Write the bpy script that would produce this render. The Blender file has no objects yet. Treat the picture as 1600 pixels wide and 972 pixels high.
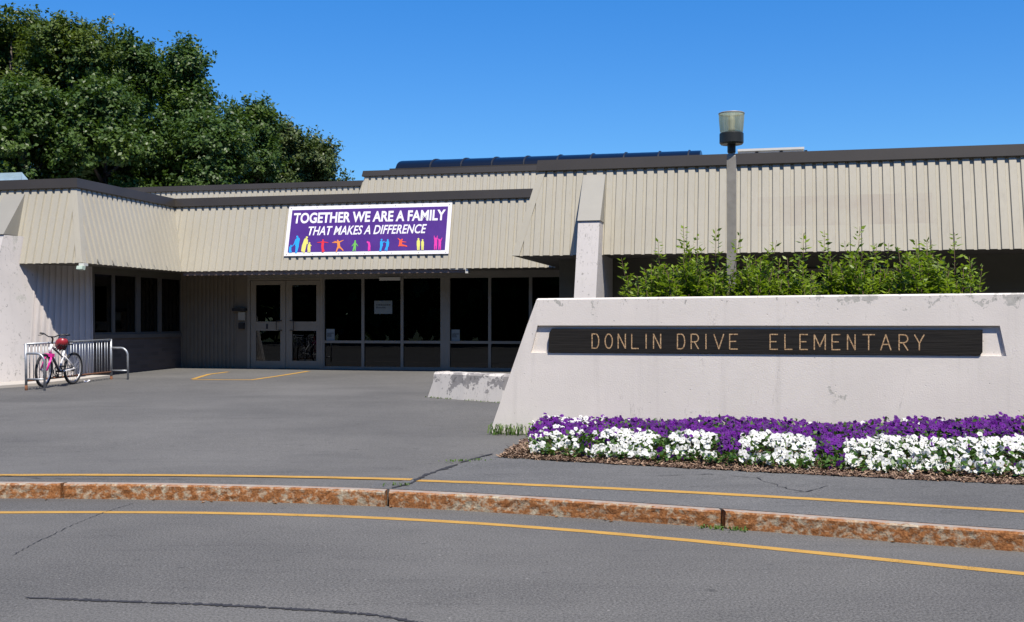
import bpy, math, random
import numpy as np
from mathutils import Vector, Matrix
R = math.radians
rnd = random.Random(7)
npr = np.random.default_rng(11)
scene = bpy.context.scene
col = scene.collection

# ------------------------------------------------------------------ camera, sky, sun, exposure
EYE = 1.65
F, CU, CV = 1716.0, 800.0, 505.0
cam_d = bpy.data.cameras.new('camera')
cam_d.sensor_width = 36; cam_d.lens = 36*F/1600
cam_d.shift_y = (CV-486)/1600
cam_d.clip_start = .1; cam_d.clip_end = 3000
cam = bpy.data.objects.new('camera', cam_d); col.objects.link(cam)
cam.location = (0, 0, EYE); cam.rotation_euler = (R(90), 0, 0)
scene.camera = cam

TH = R(13)                       # the building's turn against the picture
ct, st = math.cos(TH), math.sin(TH)
O = (-5.38, 26.0)
SUN_EL, SUN_AZ = R(62.5), R(35)    # azimuth measured to the right of the facade's normal
sx = math.cos(SUN_AZ)*(-st)+math.sin(SUN_AZ)*ct
sy = math.cos(SUN_AZ)*(-ct)+math.sin(SUN_AZ)*(-st)
to_sun = Vector((sx*math.cos(SUN_EL), sy*math.cos(SUN_EL), math.sin(SUN_EL)))
w = bpy.data.worlds.new('World'); scene.world = w; w.use_nodes = True
nt = w.node_tree
bg = nt.nodes['Background']
sky = nt.nodes.new('ShaderNodeTexSky'); sky.sky_type = 'NISHITA'; sky.sun_disc = False
sky.sun_elevation = SUN_EL; sky.sun_rotation = math.atan2(sx, sy)
sky.altitude = 100; sky.air_density = 1.0; sky.dust_density = 0.0; sky.ozone_density = 3.0
hs_ = nt.nodes.new('ShaderNodeHueSaturation'); hs_.inputs['Hue'].default_value = .505; hs_.inputs['Saturation'].default_value = 1.42; hs_.inputs['Value'].default_value = 1.25
nt.links.new(sky.outputs[0], hs_.inputs['Color']); gz_ = nt.nodes.new('ShaderNodeSeparateXYZ'); nt.links.new(nt.nodes.new('ShaderNodeTexCoord').outputs['Generated'], gz_.inputs[0])
el_ = nt.nodes.new('ShaderNodeMapRange'); el_.inputs[1].default_value = .10; el_.inputs[2].default_value = .29; nt.links.new(gz_.outputs[2], el_.inputs[0])
tn_ = nt.nodes.new('ShaderNodeMix'); tn_.data_type = 'RGBA'; tn_.inputs[6].default_value = (.50, .70, .84, 1); tn_.inputs[7].default_value = (.90, .90, .98, 1); nt.links.new(el_.outputs[0], tn_.inputs[0])
ml_ = nt.nodes.new('ShaderNodeMix'); ml_.data_type = 'RGBA'; ml_.blend_type = 'MULTIPLY'; ml_.inputs[0].default_value = 1; nt.links.new(hs_.outputs[0], ml_.inputs[6]); nt.links.new(tn_.outputs[2], ml_.inputs[7])
nt.links.new(ml_.outputs[2], bg.inputs[0]); bg.inputs[1].default_value = 0.095
sun_d = bpy.data.lights.new('sun', 'SUN'); sun_d.energy = 5.0; sun_d.angle = R(.53); sun_d.color = (1, .93, .825)
sun = bpy.data.objects.new('sun', sun_d); col.objects.link(sun)
sun.rotation_euler = to_sun.to_track_quat('Z', 'Y').to_euler(); sun.location = (20, -20, 40)
scene.view_settings.view_transform = 'Standard'; scene.view_settings.look = 'None'
scene.view_settings.exposure = 0.50; scene.view_settings.gamma = 1
scene.cycles.max_bounces = 8; scene.cycles.transparent_max_bounces = 16

# ------------------------------------------------------------------ geometry helpers
def W(u, v, Y):                                  # a pixel at a known distance
    return Vector(((u-CU)/F*Y, Y, EYE-(v-CV)/F*Y))
def toL(X, Y):
    dx, dy = X-O[0], Y-O[1]; return (dx*ct-dy*st, dx*st+dy*ct)
def toW(x, y, z=0.):
    return Vector((O[0]+x*ct+y*st, O[1]-x*st+y*ct, z))
CL = toL(0, 0)
def ray(u):
    k = (u-CU)/F; return (k*ct-st, k*st+ct)
def xl(u, y):                                    # building x seen at column u on the plane y
    r = ray(u); return CL[0]+(y-CL[1])/r[1]*r[0]
def yl(u, x):
    r = ray(u); return CL[1]+(x-CL[0])/r[0]*r[1]
def zl(u, v, y):
    r = ray(u); return EYE-(v-CV)/F*(y-CL[1])/r[1]
def zlx(u, v, x):
    r = ray(u); return EYE-(v-CV)/F*(x-CL[0])/r[0]

YR_ = -5.08
class MB:
    def __init__(s): s.v = []; s.f = []; s.mi = []; s.cur = 0
    def poly(s, pts):
        n = len(s.v); s.v += [tuple(p) for p in pts]; s.f.append(tuple(range(n, n+len(pts)))); s.mi.append(s.cur); return s
    def box(s, a, b):
        x0, y0, z0 = [min(p, q) for p, q in zip(a, b)]; x1, y1, z1 = [max(p, q) for p, q in zip(a, b)]
        return s.hexa([(x0,y0,z0),(x1,y0,z0),(x1,y1,z0),(x0,y1,z0)], [(x0,y0,z1),(x1,y0,z1),(x1,y1,z1),(x0,y1,z1)])
    def hexa(s, bot, top):                       # any prism between two rings (ccw from above)
        n = len(s.v); k = len(bot)
        s.v += [tuple(p) for p in bot]+[tuple(p) for p in top]
        s.f.append(tuple(n+i for i in reversed(range(k)))); s.f.append(tuple(n+k+i for i in range(k)))
        for i in range(k):
            j = (i+1) % k; s.f.append((n+i, n+j, n+k+j, n+k+i))
        s.mi += [s.cur]*(k+2); return s
    def tube(s, pts, r, n=8, closed=False, caps=True):
        pts = [Vector(p) for p in pts]; m = len(pts); rs = r if isinstance(r, (list, tuple)) else [r]*m
        base = len(s.v); up = None
        for i, p in enumerate(pts):
            if closed: t = pts[(i+1) % m]-pts[i-1]
            else: t = pts[min(i+1, m-1)]-pts[max(i-1, 0)]
            t.normalize()
            if up is None:
                up = Vector((0,0,1)) if abs(t.z) < .9 else Vector((1,0,0))
            a = (up-t*up.dot(t)).normalized(); up = a; b = t.cross(a)
            for k in range(n):
                q = 2*math.pi*k/n; s.v.append(tuple(p+(a*math.cos(q)+b*math.sin(q))*rs[i]))
        for i in range(m if closed else m-1):
            j = (i+1) % m
            for k in range(n):
                l = (k+1) % n
                s.f.append((base+i*n+k, base+i*n+l, base+j*n+l, base+j*n+k)); s.mi.append(s.cur)
        if caps and not closed:
            s.f.append(tuple(base+k for k in reversed(range(n)))); s.f.append(tuple(base+(m-1)*n+k for k in range(n))); s.mi += [s.cur]*2
        return s
    def lathe(s, prof, n=32, c=(0,0,0)):         # (r, z) profile round the z axis
        base = len(s.v); m = len(prof)
        for r, z in prof:
            for k in range(n):
                q = 2*math.pi*k/n; s.v.append((c[0]+r*math.cos(q), c[1]+r*math.sin(q), c[2]+z))
        for i in range(m-1):
            for k in range(n):
                l = (k+1) % n
                s.f.append((base+i*n+k, base+i*n+l, base+(i+1)*n+l, base+(i+1)*n+k)); s.mi.append(s.cur)
        return s
    def grid(s, fn, us, vs):
        base = len(s.v); nv = len(vs)
        for a in us:
            for b in vs: s.v.append(tuple(fn(a, b)))
        for i in range(len(us)-1):
            for j in range(nv-1):
                s.f.append((base+i*nv+j, base+(i+1)*nv+j, base+(i+1)*nv+j+1, base+i*nv+j+1)); s.mi.append(s.cur)
        return s
    def build(s, name, m, parent=None, smooth=False):
        me = bpy.data.meshes.new(name); me.from_pydata(s.v, [], s.f)
        for x in (m if isinstance(m, (list, tuple)) else [m]): me.materials.append(x)
        if any(s.mi): me.polygons.foreach_set('material_index', s.mi)
        if smooth: me.polygons.foreach_set('use_smooth', [True]*len(me.polygons))
        me.update()
        o = bpy.data.objects.new(name, me); col.objects.link(o)
        if parent: o.parent = parent
        return o
def thing(name, label, cat, loc=(0,0,0), rot=(0,0,0), group=None):
    o = bpy.data.objects.new(name, None); col.objects.link(o); o.location = loc; o.rotation_euler = rot
    o.empty_display_size = .2
    return tag(o, label, cat, group)
def tag(o, label, cat, group=None, kind=None):
    o['label'] = label; o['category'] = cat
    if group: o['group'] = group
    if kind: o['kind'] = kind
    return o
def struct(o): o['kind'] = 'structure'; return o
def copy_tree(o, parent=None):
    c = o.copy(); col.objects.link(c)
    if parent: c.parent = parent
    for ch in [q for q in o.children]: copy_tree(ch, c)
    return c

# ------------------------------------------------------------------ materials
class NT:
    def __init__(s, name):
        s.m = bpy.data.materials.new(name); s.m.use_nodes = True; s.t = s.m.node_tree
        s.p = s.t.nodes['Principled BSDF']; s.out = s.t.nodes['Material Output']
        s.co = s.t.nodes.new('ShaderNodeTexCoord').outputs['Object']
    def n(s, typ, **kw):
        q = s.t.nodes.new('ShaderNode'+typ)
        for k, v in kw.items(): setattr(q, k, v)
        return q
    def l(s, a, b): s.t.links.new(a, b)
    def noise(s, scale, detail=4, rough=.55, stretch=None, dist=0):
        q = s.n('TexNoise'); q.inputs['Scale'].default_value = scale; q.inputs['Detail'].default_value = detail
        q.inputs['Roughness'].default_value = rough; q.inputs['Distortion'].default_value = dist
        if stretch:
            mp = s.n('Mapping'); mp.inputs['Scale'].default_value = stretch; s.l(s.co, mp.inputs[0]); s.l(mp.outputs[0], q.inputs['Vector'])
        else: s.l(s.co, q.inputs['Vector'])
        return q.outputs['Fac']
    def ramp(s, x, lo, hi, a=0., b=1.):
        q = s.n('MapRange'); q.inputs[1].default_value = lo; q.inputs[2].default_value = hi
        q.inputs[3].default_value = a; q.inputs[4].default_value = b; s.l(x, q.inputs[0]); return q.outputs[0]
    def mix(s, fac, a, b, mode='MIX'):
        q = s.n('Mix', data_type='RGBA', blend_type=mode)
        for val, idx in ((fac, 0), (a, 6), (b, 7)):
            if isinstance(val, (int, float)): q.inputs[idx].default_value = val
            elif isinstance(val, (tuple, list)): q.inputs[idx].default_value = (*val[:3], 1)
            else: s.l(val, q.inputs[idx])
        return q.outputs[2]
    def math(s, op, a, b=0.):
        q = s.n('Math', operation=op)
        for i, v in enumerate((a, b)):
            if isinstance(v, (int, float)): q.inputs[i].default_value = v
            else: s.l(v, q.inputs[i])
        return q.outputs[0]
    def color(s, c):
        if isinstance(c, (tuple, list)): s.p.inputs['Base Color'].default_value = (*c[:3], 1)
        else: s.l(c, s.p.inputs['Base Color'])
        return s
    def bump(s, h, strength=.3, dist=.01):
        q = s.n('Bump'); q.inputs['Strength'].default_value = strength; q.inputs['Distance'].default_value = dist
        s.l(h, q.inputs['Height']); s.l(q.outputs[0], s.p.inputs['Normal']); return s
    def set(s, rough=.8, metal=0, spec=None):
        s.p.inputs['Roughness'].default_value = rough; s.p.inputs['Metallic'].default_value = metal
        if spec is not None: s.p.inputs['Specular IOR Level'].default_value = spec
        return s
def plain(name, c, rough=.6, metal=0, var=.12, scale=6, spec=None):
    k = NT(name).set(rough, metal, spec)
    a = tuple(x*(1-var) for x in c); b = tuple(min(1, x*(1+var)) for x in c)
    k.color(k.mix(k.ramp(k.noise(scale, 5), .3, .7), a, b)); return k.m

def asphalt(name, base, fine=1., tint=(1,1,1)):
    k = NT(name).set(.88, 0, .25)
    grain = k.noise(60, 4, .75); big = k.noise(.35, 5, .6); mid = k.noise(2.2, 4, .6, (1, 3.2, 1))
    vor = k.n('TexVoronoi'); vor.inputs['Scale'].default_value = 75; k.l(k.co, vor.inputs['Vector'])
    c = k.mix(k.ramp(grain, .36, .64), tuple(base*t*(1-.42*fine) for t in tint), tuple(base*t*(1+.45*fine) for t in tint))
    c = k.mix(k.ramp(vor.outputs['Distance'], .0, .30, .62*fine, 0), c, tuple(base*2.4*t for t in tint))
    c = k.mix(k.ramp(big, .35, .68), c, k.mix(1, c, (.72, .725, .74), 'MULTIPLY'))
    c = k.mix(k.ramp(mid, .56, .72, 0, .38), c, k.mix(1, c, (.70, .70, .72), 'MULTIPLY'))
    spots = k.noise(7, 2, .5, (1, 1.8, 1))
    c = k.mix(k.ramp(spots, .69, .74, 0, .55), c, (base*.35,)*3)
    wear = k.noise(.16, 4, .6, (1, 2.2, 1), .6); c = k.mix(k.ramp(wear, .48, .66, 0, .30), c, tuple(base*1.45*t for t in tint))
    streak = k.noise(1.1, 5, .65, (.6, 7, 1)); c = k.mix(k.ramp(streak, .55, .75, 0, .42), c, k.mix(1, c, (.62, .62, .64), 'MULTIPLY'))
    light = k.noise(24, 2, .5); c = k.mix(k.ramp(light, .72, .77, 0, .5*fine), c, tuple(base*2.6*t for t in tint))
    k.color(c); k.bump(k.math('ADD', grain, k.math('MULTIPLY', mid, .5)), .40, .007)
    return k.m
M = {}
M['road'] = asphalt('road_asphalt', .110, 1.3, (1.0, .975, .925))
M['apron'] = asphalt('forecourt_asphalt', .114, .8, (1.0, .975, .925))
M['path'] = asphalt('patched_asphalt', .118, .9, (.98, .975, .955))
def paint(name, c):
    k = NT(name).set(.75)
    k.color(k.mix(k.ramp(k.noise(5, 5), .3, .7), c, tuple(x*.8 for x in c)))
    tr = k.n('BsdfTransparent'); mx = k.n('MixShader')
    g = k.math('ADD', k.noise(70, 3, .7), k.math('MULTIPLY', k.noise(4, 3), .5))
    k.l(k.ramp(g, .88, .98), mx.inputs[0]); k.l(k.p.outputs[0], mx.inputs[1]); k.l(tr.outputs[0], mx.inputs[2]); k.l(mx.outputs[0], k.out.inputs[0])
    return k.m
M['yellow'] = paint('road_line_yellow', (.44, .25, .048))
M['crack'] = plain('crack_filler', (.022, .022, .026), .9, 0, .4, 20)
def granite():
    k = NT('rusty_granite').set(.9, 0, .2)
    a = k.noise(15, 6, .65, (1, 1, 1.2), .3); b = k.noise(55, 4, .6); c = k.noise(2.0, 2)
    base = k.mix(k.ramp(b, .35, .65), (.33, .285, .205), (.50, .44, .33))
    m = k.math('ADD', k.math('MULTIPLY', a, .75), k.math('MULTIPLY', c, .25))
    rust = k.mix(k.ramp(b, .35, .65), (.20, .075, .025), (.37, .165, .062))
    sep = k.n('SeparateXYZ'); k.l(k.n('NewGeometry').outputs['Normal'], sep.inputs[0])
    flat = k.ramp(sep.outputs[2], .6, .9)
    side = k.mix(k.ramp(m, .385, .515), base, rust)
    top = k.mix(k.ramp(a, .42, .62), (.30, .27, .235), (.30, .20, .15))
    k.color(k.mix(flat, side, top)); k.bump(k.math('ADD', a, k.math('MULTIPLY', b, .5)), .6, .015); return k.m
M['granite'] = granite()
def concrete(name, base, patch=(.36, .35, .32), amount=.0, pits=True, topz=None, gritty=0.):
    k = NT(name).set(.85, 0, .25)
    n1 = k.noise(1.3, 5, .6); n2 = k.noise(60, 3, .6); n3 = k.noise(14, 3, .55)
    c = k.mix(k.ramp(n1, .3, .7), tuple(x*.94 for x in base), tuple(min(1, x*1.04) for x in base))
    st1 = k.noise(3.0, 4, .6, (2.2, 2.2, .14))
    c = k.mix(k.ramp(st1, .56, .72, 0, .20), c, tuple(x*.62 for x in base))
    if topz is not None:
        sep = k.n('SeparateXYZ'); k.l(k.co, sep.inputs[0])
        hi = k.ramp(sep.outputs[2], topz-.34, topz-.02); lo = k.ramp(sep.outputs[2], .45, 0.0, 0, .35)
        pn = k.math('ADD', k.noise(3.4, 7, .68), k.math('MULTIPLY', k.math('SUBTRACT', k.noise(.8, 2), .5), .55))
        thr = k.math('SUBTRACT', k.math('ADD', pn, k.math('MULTIPLY', k.math('ADD', hi, lo), .172+gritty)), .755-amount)
        c = k.mix(k.ramp(thr, 0, .015, 0, .85), c, k.mix(k.ramp(n3, .35, .65), patch, tuple(x*1.3 for x in patch)))
        pn2 = k.noise(16, 5, .7, (1, 1, .7))
        thr2 = k.math('ADD', pn2, k.math('MULTIPLY', hi, .12+gritty*.5))
        c = k.mix(k.ramp(thr2, .73, .76, 0, .6), c, tuple(x*.42 for x in patch))
        k.p.inputs['Roughness'].default_value = .88
    vor = k.n('TexVoronoi'); vor.inputs['Scale'].default_value = 9.0; k.l(k.co, vor.inputs['Vector'])
    pit = k.ramp(vor.outputs['Distance'], .05, .085, 1, 0)
    pitm = k.math('MULTIPLY', pit, k.ramp(k.noise(1.9, 2), .48, .6))
    if pits: c = k.mix(k.math('MULTIPLY', pitm, .75), c, tuple(x*.22 for x in base))
    hair = k.noise(2.3, 6, .7, (1, 1, .16), .4); hl = k.math('ABSOLUTE', k.math('SUBTRACT', hair, .5)); c = k.mix(k.math('MULTIPLY', k.ramp(hl, .0015, .004, .55, 0), k.ramp(n1, .50, .60)), c, tuple(x*.35 for x in base))
    k.color(c)
    h = k.math('SUBTRACT', k.math('ADD', k.math('MULTIPLY', n2, .6), k.math('MULTIPLY', n3, .22)), k.math('MULTIPLY', pitm, 2.5))
    k.bump(h, .30, .012); return k.m
M['sign_concrete'] = concrete('painted_concrete', (.715, .665, .615), topz=1.86, amount=.035)
M['pier_concrete'] = concrete('painted_pier_concrete', (.50, .470, .448), pits=False, topz=-1.0)
M['old_concrete'] = concrete('worn_concrete', (.58, .54, .49), (.17, .16, .155), -.03, topz=.42, gritty=.10)
M['slab'] = concrete('slab_concrete', (.42, .39, .35))
def metalsheet(name, ghost=None):
    k = NT(name).set(.5, 0, .4)
    a = k.noise(.6, 4); b = k.noise(5, 5, .6, (6, 6, .5)); c = k.noise(9, 5, .7, (7, 7, .35)); d = k.noise(2.6, 4, .6, (3, 3, .10))
    q = k.mix(k.ramp(a, .3, .7), (.383, .354, .281), (.423, .393, .317))
    q = k.mix(k.ramp(b, .50, .74, 0, .30), q, (.31, .275, .22))
    q = k.mix(k.ramp(d, .60, .72, 0, .28), q, (.27, .24, .195))
    q = k.mix(k.ramp(c, .70, .77, 0, .6), q, (.12, .105, .09))
    if ghost:                                     # faded patch where an older sign used to hang
        x0, x1, z0, z1 = ghost; sp = k.n('SeparateXYZ'); k.l(k.co, sp.inputs[0])
        m = k.math('MULTIPLY', k.math('MULTIPLY', k.math('GREATER_THAN', sp.outputs[0], x0), k.math('LESS_THAN', sp.outputs[0], x1)), k.math('MULTIPLY', k.math('GREATER_THAN', sp.outputs[2], z0), k.math('LESS_THAN', sp.outputs[2], z1)))
        q = k.mix(k.math('MULTIPLY', m, k.ramp(k.noise(1.7, 3), .38, .6, .05, .55)), q, (.32, .275, .225))
    k.color(q); k.bump(k.noise(2.2, 2, .5, (3, 3, 1)), .08, .02); return k.m
M['sheet'] = metalsheet('tan_metal_sheet')
M['sheet_ghost'] = metalsheet('tan_metal_sheet_with_faded_patch', (xl(1183, YR_), xl(1457, YR_), zl(1320, 352, YR_), zl(1320, 304, YR_)))
M['trim'] = plain('dark_bronze_trim', (.043, .036, .028), .45, 0, .10, 1.5)
M['cap'] = plain('grey_sheet_cap', (.275, .262, .225), .5, 0, .05, 2)
M['ribwall'] = plain('ribbed_wall_paint', (.47, .432, .405), .8, 0, .06, 2)
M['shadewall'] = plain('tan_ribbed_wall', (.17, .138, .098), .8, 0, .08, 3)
M['siding'] = plain('brown_siding', (.105, .098, .075), .7, 0, .1, 2)
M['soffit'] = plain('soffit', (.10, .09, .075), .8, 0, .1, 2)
M['gutter'] = plain('gutter_brown', (.16, .12, .105), .5, 0, .1, 3)
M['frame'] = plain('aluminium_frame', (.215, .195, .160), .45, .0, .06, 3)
M['door'] = plain('door_paint', (.245, .21, .16), .5, 0, .06, 3)
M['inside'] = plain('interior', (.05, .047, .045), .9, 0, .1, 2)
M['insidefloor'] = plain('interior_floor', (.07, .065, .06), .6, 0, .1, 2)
M['roof'] = plain('roof_gravel', (.22, .21, .20), .95, 0, .3, 15)
M['black'] = plain('black_plastic', (.015, .015, .016), .45)
M['offwhite'] = plain('off_white', (.62, .61, .56), .6, 0, .05)
M['paper'] = plain('paper', (.20, .225, .22), .8, 0, .04)
M['ink'] = plain('ink', (.08, .09, .09), .8)
M['galv'] = plain('galvanised_steel', (.36, .38, .40), .42, .55, .18, 12)
M['rust'] = plain('rusty_steel', (.18, .075, .035), .9, 0, .4, 25)
M['pole'] = plain('pole_paint', (.27, .25, .215), .5, .1, .18, 7)
M['lampblack'] = plain('lamp_black', (.030, .032, .030), .4, .2)
def brick():
    k = NT('brick').set(.9); b = k.n('TexBrick')
    mp = k.n('Mapping'); mp.inputs['Rotation'].default_value = (0, R(90), 0)
    sep = k.n('SeparateXYZ'); cb = k.n('CombineXYZ'); k.l(k.co, sep.inputs[0]); k.l(sep.outputs[1], cb.inputs[0]); k.l(sep.outputs[2], cb.inputs[1])
    k.l(cb.outputs[0], b.inputs['Vector']); b.inputs['Scale'].default_value = 1
    b.inputs['Brick Width'].default_value = .30; b.inputs['Row Height'].default_value = .09; b.inputs['Mortar Size'].default_value = .006
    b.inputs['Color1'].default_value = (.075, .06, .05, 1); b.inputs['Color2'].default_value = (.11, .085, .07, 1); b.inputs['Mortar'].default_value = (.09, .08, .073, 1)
    k.color(b.outputs[0]); k.bump(b.outputs['Fac'], -.3, .01); return k.m
M['brick'] = brick()
def glass(name, tint, gl=1.0):
    k = NT(name); tr = k.n('BsdfTransparent'); tr.inputs[0].default_value = (*tint, 1)
    g = k.n('BsdfGlossy'); g.inputs['Roughness'].default_value = 0.0; g.inputs[0].default_value = (.95, .97, 1, 1)
    fr = k.n('Fresnel'); fr.inputs[0].default_value = 1.5; mx = k.n('MixShader')
    k.l(k.math('MULTIPLY', fr.outputs[0], gl), mx.inputs[0]); k.l(tr.outputs[0], mx.inputs[1]); k.l(g.outputs[0], mx.inputs[2]); k.l(mx.outputs[0], k.out.inputs[0])
    return k.m
M['glass'] = glass('window_glass', (.22, .25, .25), .9)
def acrylic():
    k = NT('dark_blue_acrylic').set(.28, 0, .28); k.color((.004, .008, .02)); return k.m
M['acrylic'] = acrylic()
M['skyglass'] = plain('pale_blue_glazing', (.30, .40, .46), .2)
def lampglass():
    k = NT('yellowed_lamp_acrylic').set(.22, 0, .5)
    k.color(k.mix(k.ramp(k.noise(6, 3, .5, (3, 3, .4)), .35, .65), (.29, .28, .19), (.56, .54, .42)))
    tr = k.n('BsdfTransparent'); tr.inputs[0].default_value = (.85, .9, .8, 1); tl = k.n('BsdfTranslucent'); tl.inputs[0].default_value = (.7, .72, .55, 1)
    m1 = k.n('MixShader'); m1.inputs[0].default_value = .5; k.l(k.p.outputs[0], m1.inputs[1]); k.l(tl.outputs[0], m1.inputs[2])
    m2 = k.n('MixShader'); m2.inputs[0].default_value = .35; k.l(m1.outputs[0], m2.inputs[1]); k.l(tr.outputs[0], m2.inputs[2]); k.l(m2.outputs[0], k.out.inputs[0])
    return k.m
M['lampglass'] = lampglass()
def leafmat(name, a, b, c=None, trans=.30, rough=.45):
    k = NT(name).set(rough, 0, .35)
    ri = k.n('NewGeometry').outputs['Random Per Island']
    q = k.mix(ri, a, b)
    if c: q = k.mix(k.ramp(k.noise(.45, 3), .50, .64), q, k.mix(ri, tuple(x*.8 for x in c), c))
    k.color(q); tl = k.n('BsdfTranslucent'); k.l(k.mix(1, q, (1.2, 1.25, .5), 'MULTIPLY'), tl.inputs[0])
    mx = k.n('MixShader'); mx.inputs[0].default_value = trans
    k.l(k.p.outputs[0], mx.inputs[1]); k.l(tl.outputs[0], mx.inputs[2]); k.l(mx.outputs[0], k.out.inputs[0]); return k.m
M['leaf_a'] = leafmat('maple_leaf', (.048, .080, .013), (.095, .140, .024), (.11, .15, .022))
M['leaf_b'] = leafmat('dark_leaf', (.038, .076, .014), (.076, .130, .026), (.09, .145, .024))
M['leaf_c'] = leafmat('olive_leaf', (.052, .080, .022), (.100, .130, .040), (.08, .13, .026))
M['leaf_shrub'] = leafmat('shrub_leaf', (.10, .165, .016), (.25, .345, .035), None, .40)
M['leaf_pet'] = leafmat('petunia_leaf', (.035, .09, .018), (.10, .19, .035), None, .25)
M['grassleaf'] = leafmat('grass_blade', (.08, .16, .03), (.17, .25, .07), None, .3)
M['bark'] = plain('bark', (.075, .06, .048), .95, 0, .35, 8)
M['stem'] = plain('stem', (.085, .055, .028), .8, 0, .2, 10)
def flower(name, a, b, trans=.2):
    k = NT(name).set(.6, 0, .2); ri = k.n('NewGeometry').outputs['Random Per Island']
    q = k.mix(ri, a, b); k.color(q); tl = k.n('BsdfTranslucent'); k.l(q, tl.inputs[0]); mx = k.n('MixShader'); mx.inputs[0].default_value = trans
    k.l(k.p.outputs[0], mx.inputs[1]); k.l(tl.outputs[0], mx.inputs[2]); k.l(mx.outputs[0], k.out.inputs[0]); return k.m
M['white_petal'] = flower('white_petal', (.62, .62, .605), (.77, .77, .76), .25)
M['purple_petal'] = flower('purple_petal', (.040, .003, .090), (.135, .010, .25), .2)
M['throat'] = plain('flower_throat', (.58, .58, .42), .7)
M['dark_throat'] = plain('flower_dark_throat', (.03, .004, .09), .7)
def mulch(name):
    k = NT(name).set(.95); ri = k.n('NewGeometry').outputs['Random Per Island']
    k.color(k.mix(k.ramp(ri, 0, 1), (.085, .052, .033), (.34, .23, .155))); return k.m
M['chips'] = mulch('bark_chips')
M['soil'] = plain('mulch_soil', (.105, .06, .042), .95, 0, .5, 40)

# ------------------------------------------------------------------ ground, kerb, markings
kp = np.array([[((u-CU)/F)*(EYE*F/(v-CV)), EYE*F/(v-CV)] for u, v in
     [(0,779),(97,779),(200,780.5),(300,782.5),(450,786),(600,791),(725,798),(850,806),(990,816),(1130,826),(1265,836),(1400,847),(1500,855),(1600,863)]])
KC = np.polyfit(kp[:,0], kp[:,1], 4); KD = np.polyder(KC)
def yk(X):
    if X < -4.9: return float(np.polyval(KC, -4.9))+(X+4.9)*max(-.03, min(.03, float(np.polyval(KD, -4.9))))
    if X > 3.8: return float(np.polyval(KC, 3.8))+(X-3.8)*float(np.polyval(KD, 3.8))
    return float(np.polyval(KC, X))
KH, KW = .138, .13
def zg(X, Y):
    t = min(1, max(0, (Y-yk(X)-KW)/16)); return KH+.435*(1-(1-t)**1.3)
def G(u, v, lift=0.):                            # where the view through a pixel meets the forecourt
    z = .3
    for _ in range(25):
        Y = (EYE-z)*F/(v-CV); X = (u-CU)/F*Y; z = zg(X, Y)
    return Vector((X, Y, z+lift))
def G0(u, v):
    Y = EYE*F/(v-CV); return Vector(((u-CU)/F*Y, Y, 0))
def frange(a, b, s): return [a+(b-a)*i/max(1, round((b-a)/s)) for i in range(max(1, round((b-a)/s))+1)]

gr = MB().poly([(-900,-900,-.14),(900,-900,-.14),(900,1800,-.14),(-900,1800,-.14)])
k = NT('far_grass').set(.95); k.color(k.mix(k.ramp(k.noise(.4, 6), .3, .7), (.035, .06, .016), (.065, .09, .028))); struct(gr.build('ground', k.m))
xs = frange(-60, -12, 4)[:-1]+frange(-12, 10, .22)[:-1]+frange(10, 34, 1)
rd = MB(); rd.grid(lambda X, t: (X, -30+(yk(X)+.06+30)*t, 0), xs, frange(0, 1, .1)); struct(rd.build('road', M['road'], None, True))
ds = frange(0, 6, .2)[:-1]+frange(6, 20, .5)[:-1]+frange(20, 70, 5)
ap = MB(); ap.grid(lambda X, d: (X, yk(X)+KW-.004+d, zg(X, yk(X)+KW+d)), xs, ds)
ap.grid(lambda X, t: (X, yk(X)+KW-.004, KH*t-.12*(1-t)), xs, [0, 1])
struct(ap.build('forecourt', M['apron'], None, True))

def kerb():
    m = MB(); joints = [-30, -14, -9, G0(97, 779).x, G0(605, 791).x, G0(1130, 826).x, 4.6, 8, 14, 30]
    for a, b in zip(joints[:-1], joints[1:]):
        rr = random.Random(int(a*100)); g = .010
        X0, X1 = a+g, b-g; n = max(4, int((X1-X0)/.045)) if a > -10 and b < 9 else 30
        base = len(m.v); prof = [(0, -.1), (0, .012), (0, .05), (0, .09), (0, .125), (.012, KH+.003), (.07, KH+.004), (KW-.006, KH+.002), (KW-.006, -.1)]
        tilt = rr.uniform(-.006, .006)
        for i in range(n+1):
            X = X0+(X1-X0)*i/n
            for j, (dy, z) in enumerate(prof):
                jit = rr.uniform(-.005, .005) if j in (1, 2, 3, 4) else (rr.uniform(-.003, .003) if j == 5 else 0)
                e = 0
                if (i == 0 or i == n): e = rr.uniform(.004, .016) if j < 7 else 0
                m.v.append((X+(e if i == 0 else -e if i == n else 0), yk(X)+dy+jit+tilt*(i/n-.5)*2 if dy < .1 else yk(X)+dy, z+(rr.uniform(-.004, .003) if j == 5 else 0)))
        P = len(prof)
        for i in range(n):
            for j in range(P-1):
                m.f.append((base+i*P+j, base+(i+1)*P+j, base+(i+1)*P+j+1, base+i*P+j+1)); m.mi.append(0)
        m.f.append(tuple(base+j for j in range(P))); m.f.append(tuple(base+n*P+j for j in reversed(range(P)))); m.mi += [0, 0]
    return struct(m.build('kerb', M['granite']))
kerb()

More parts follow.
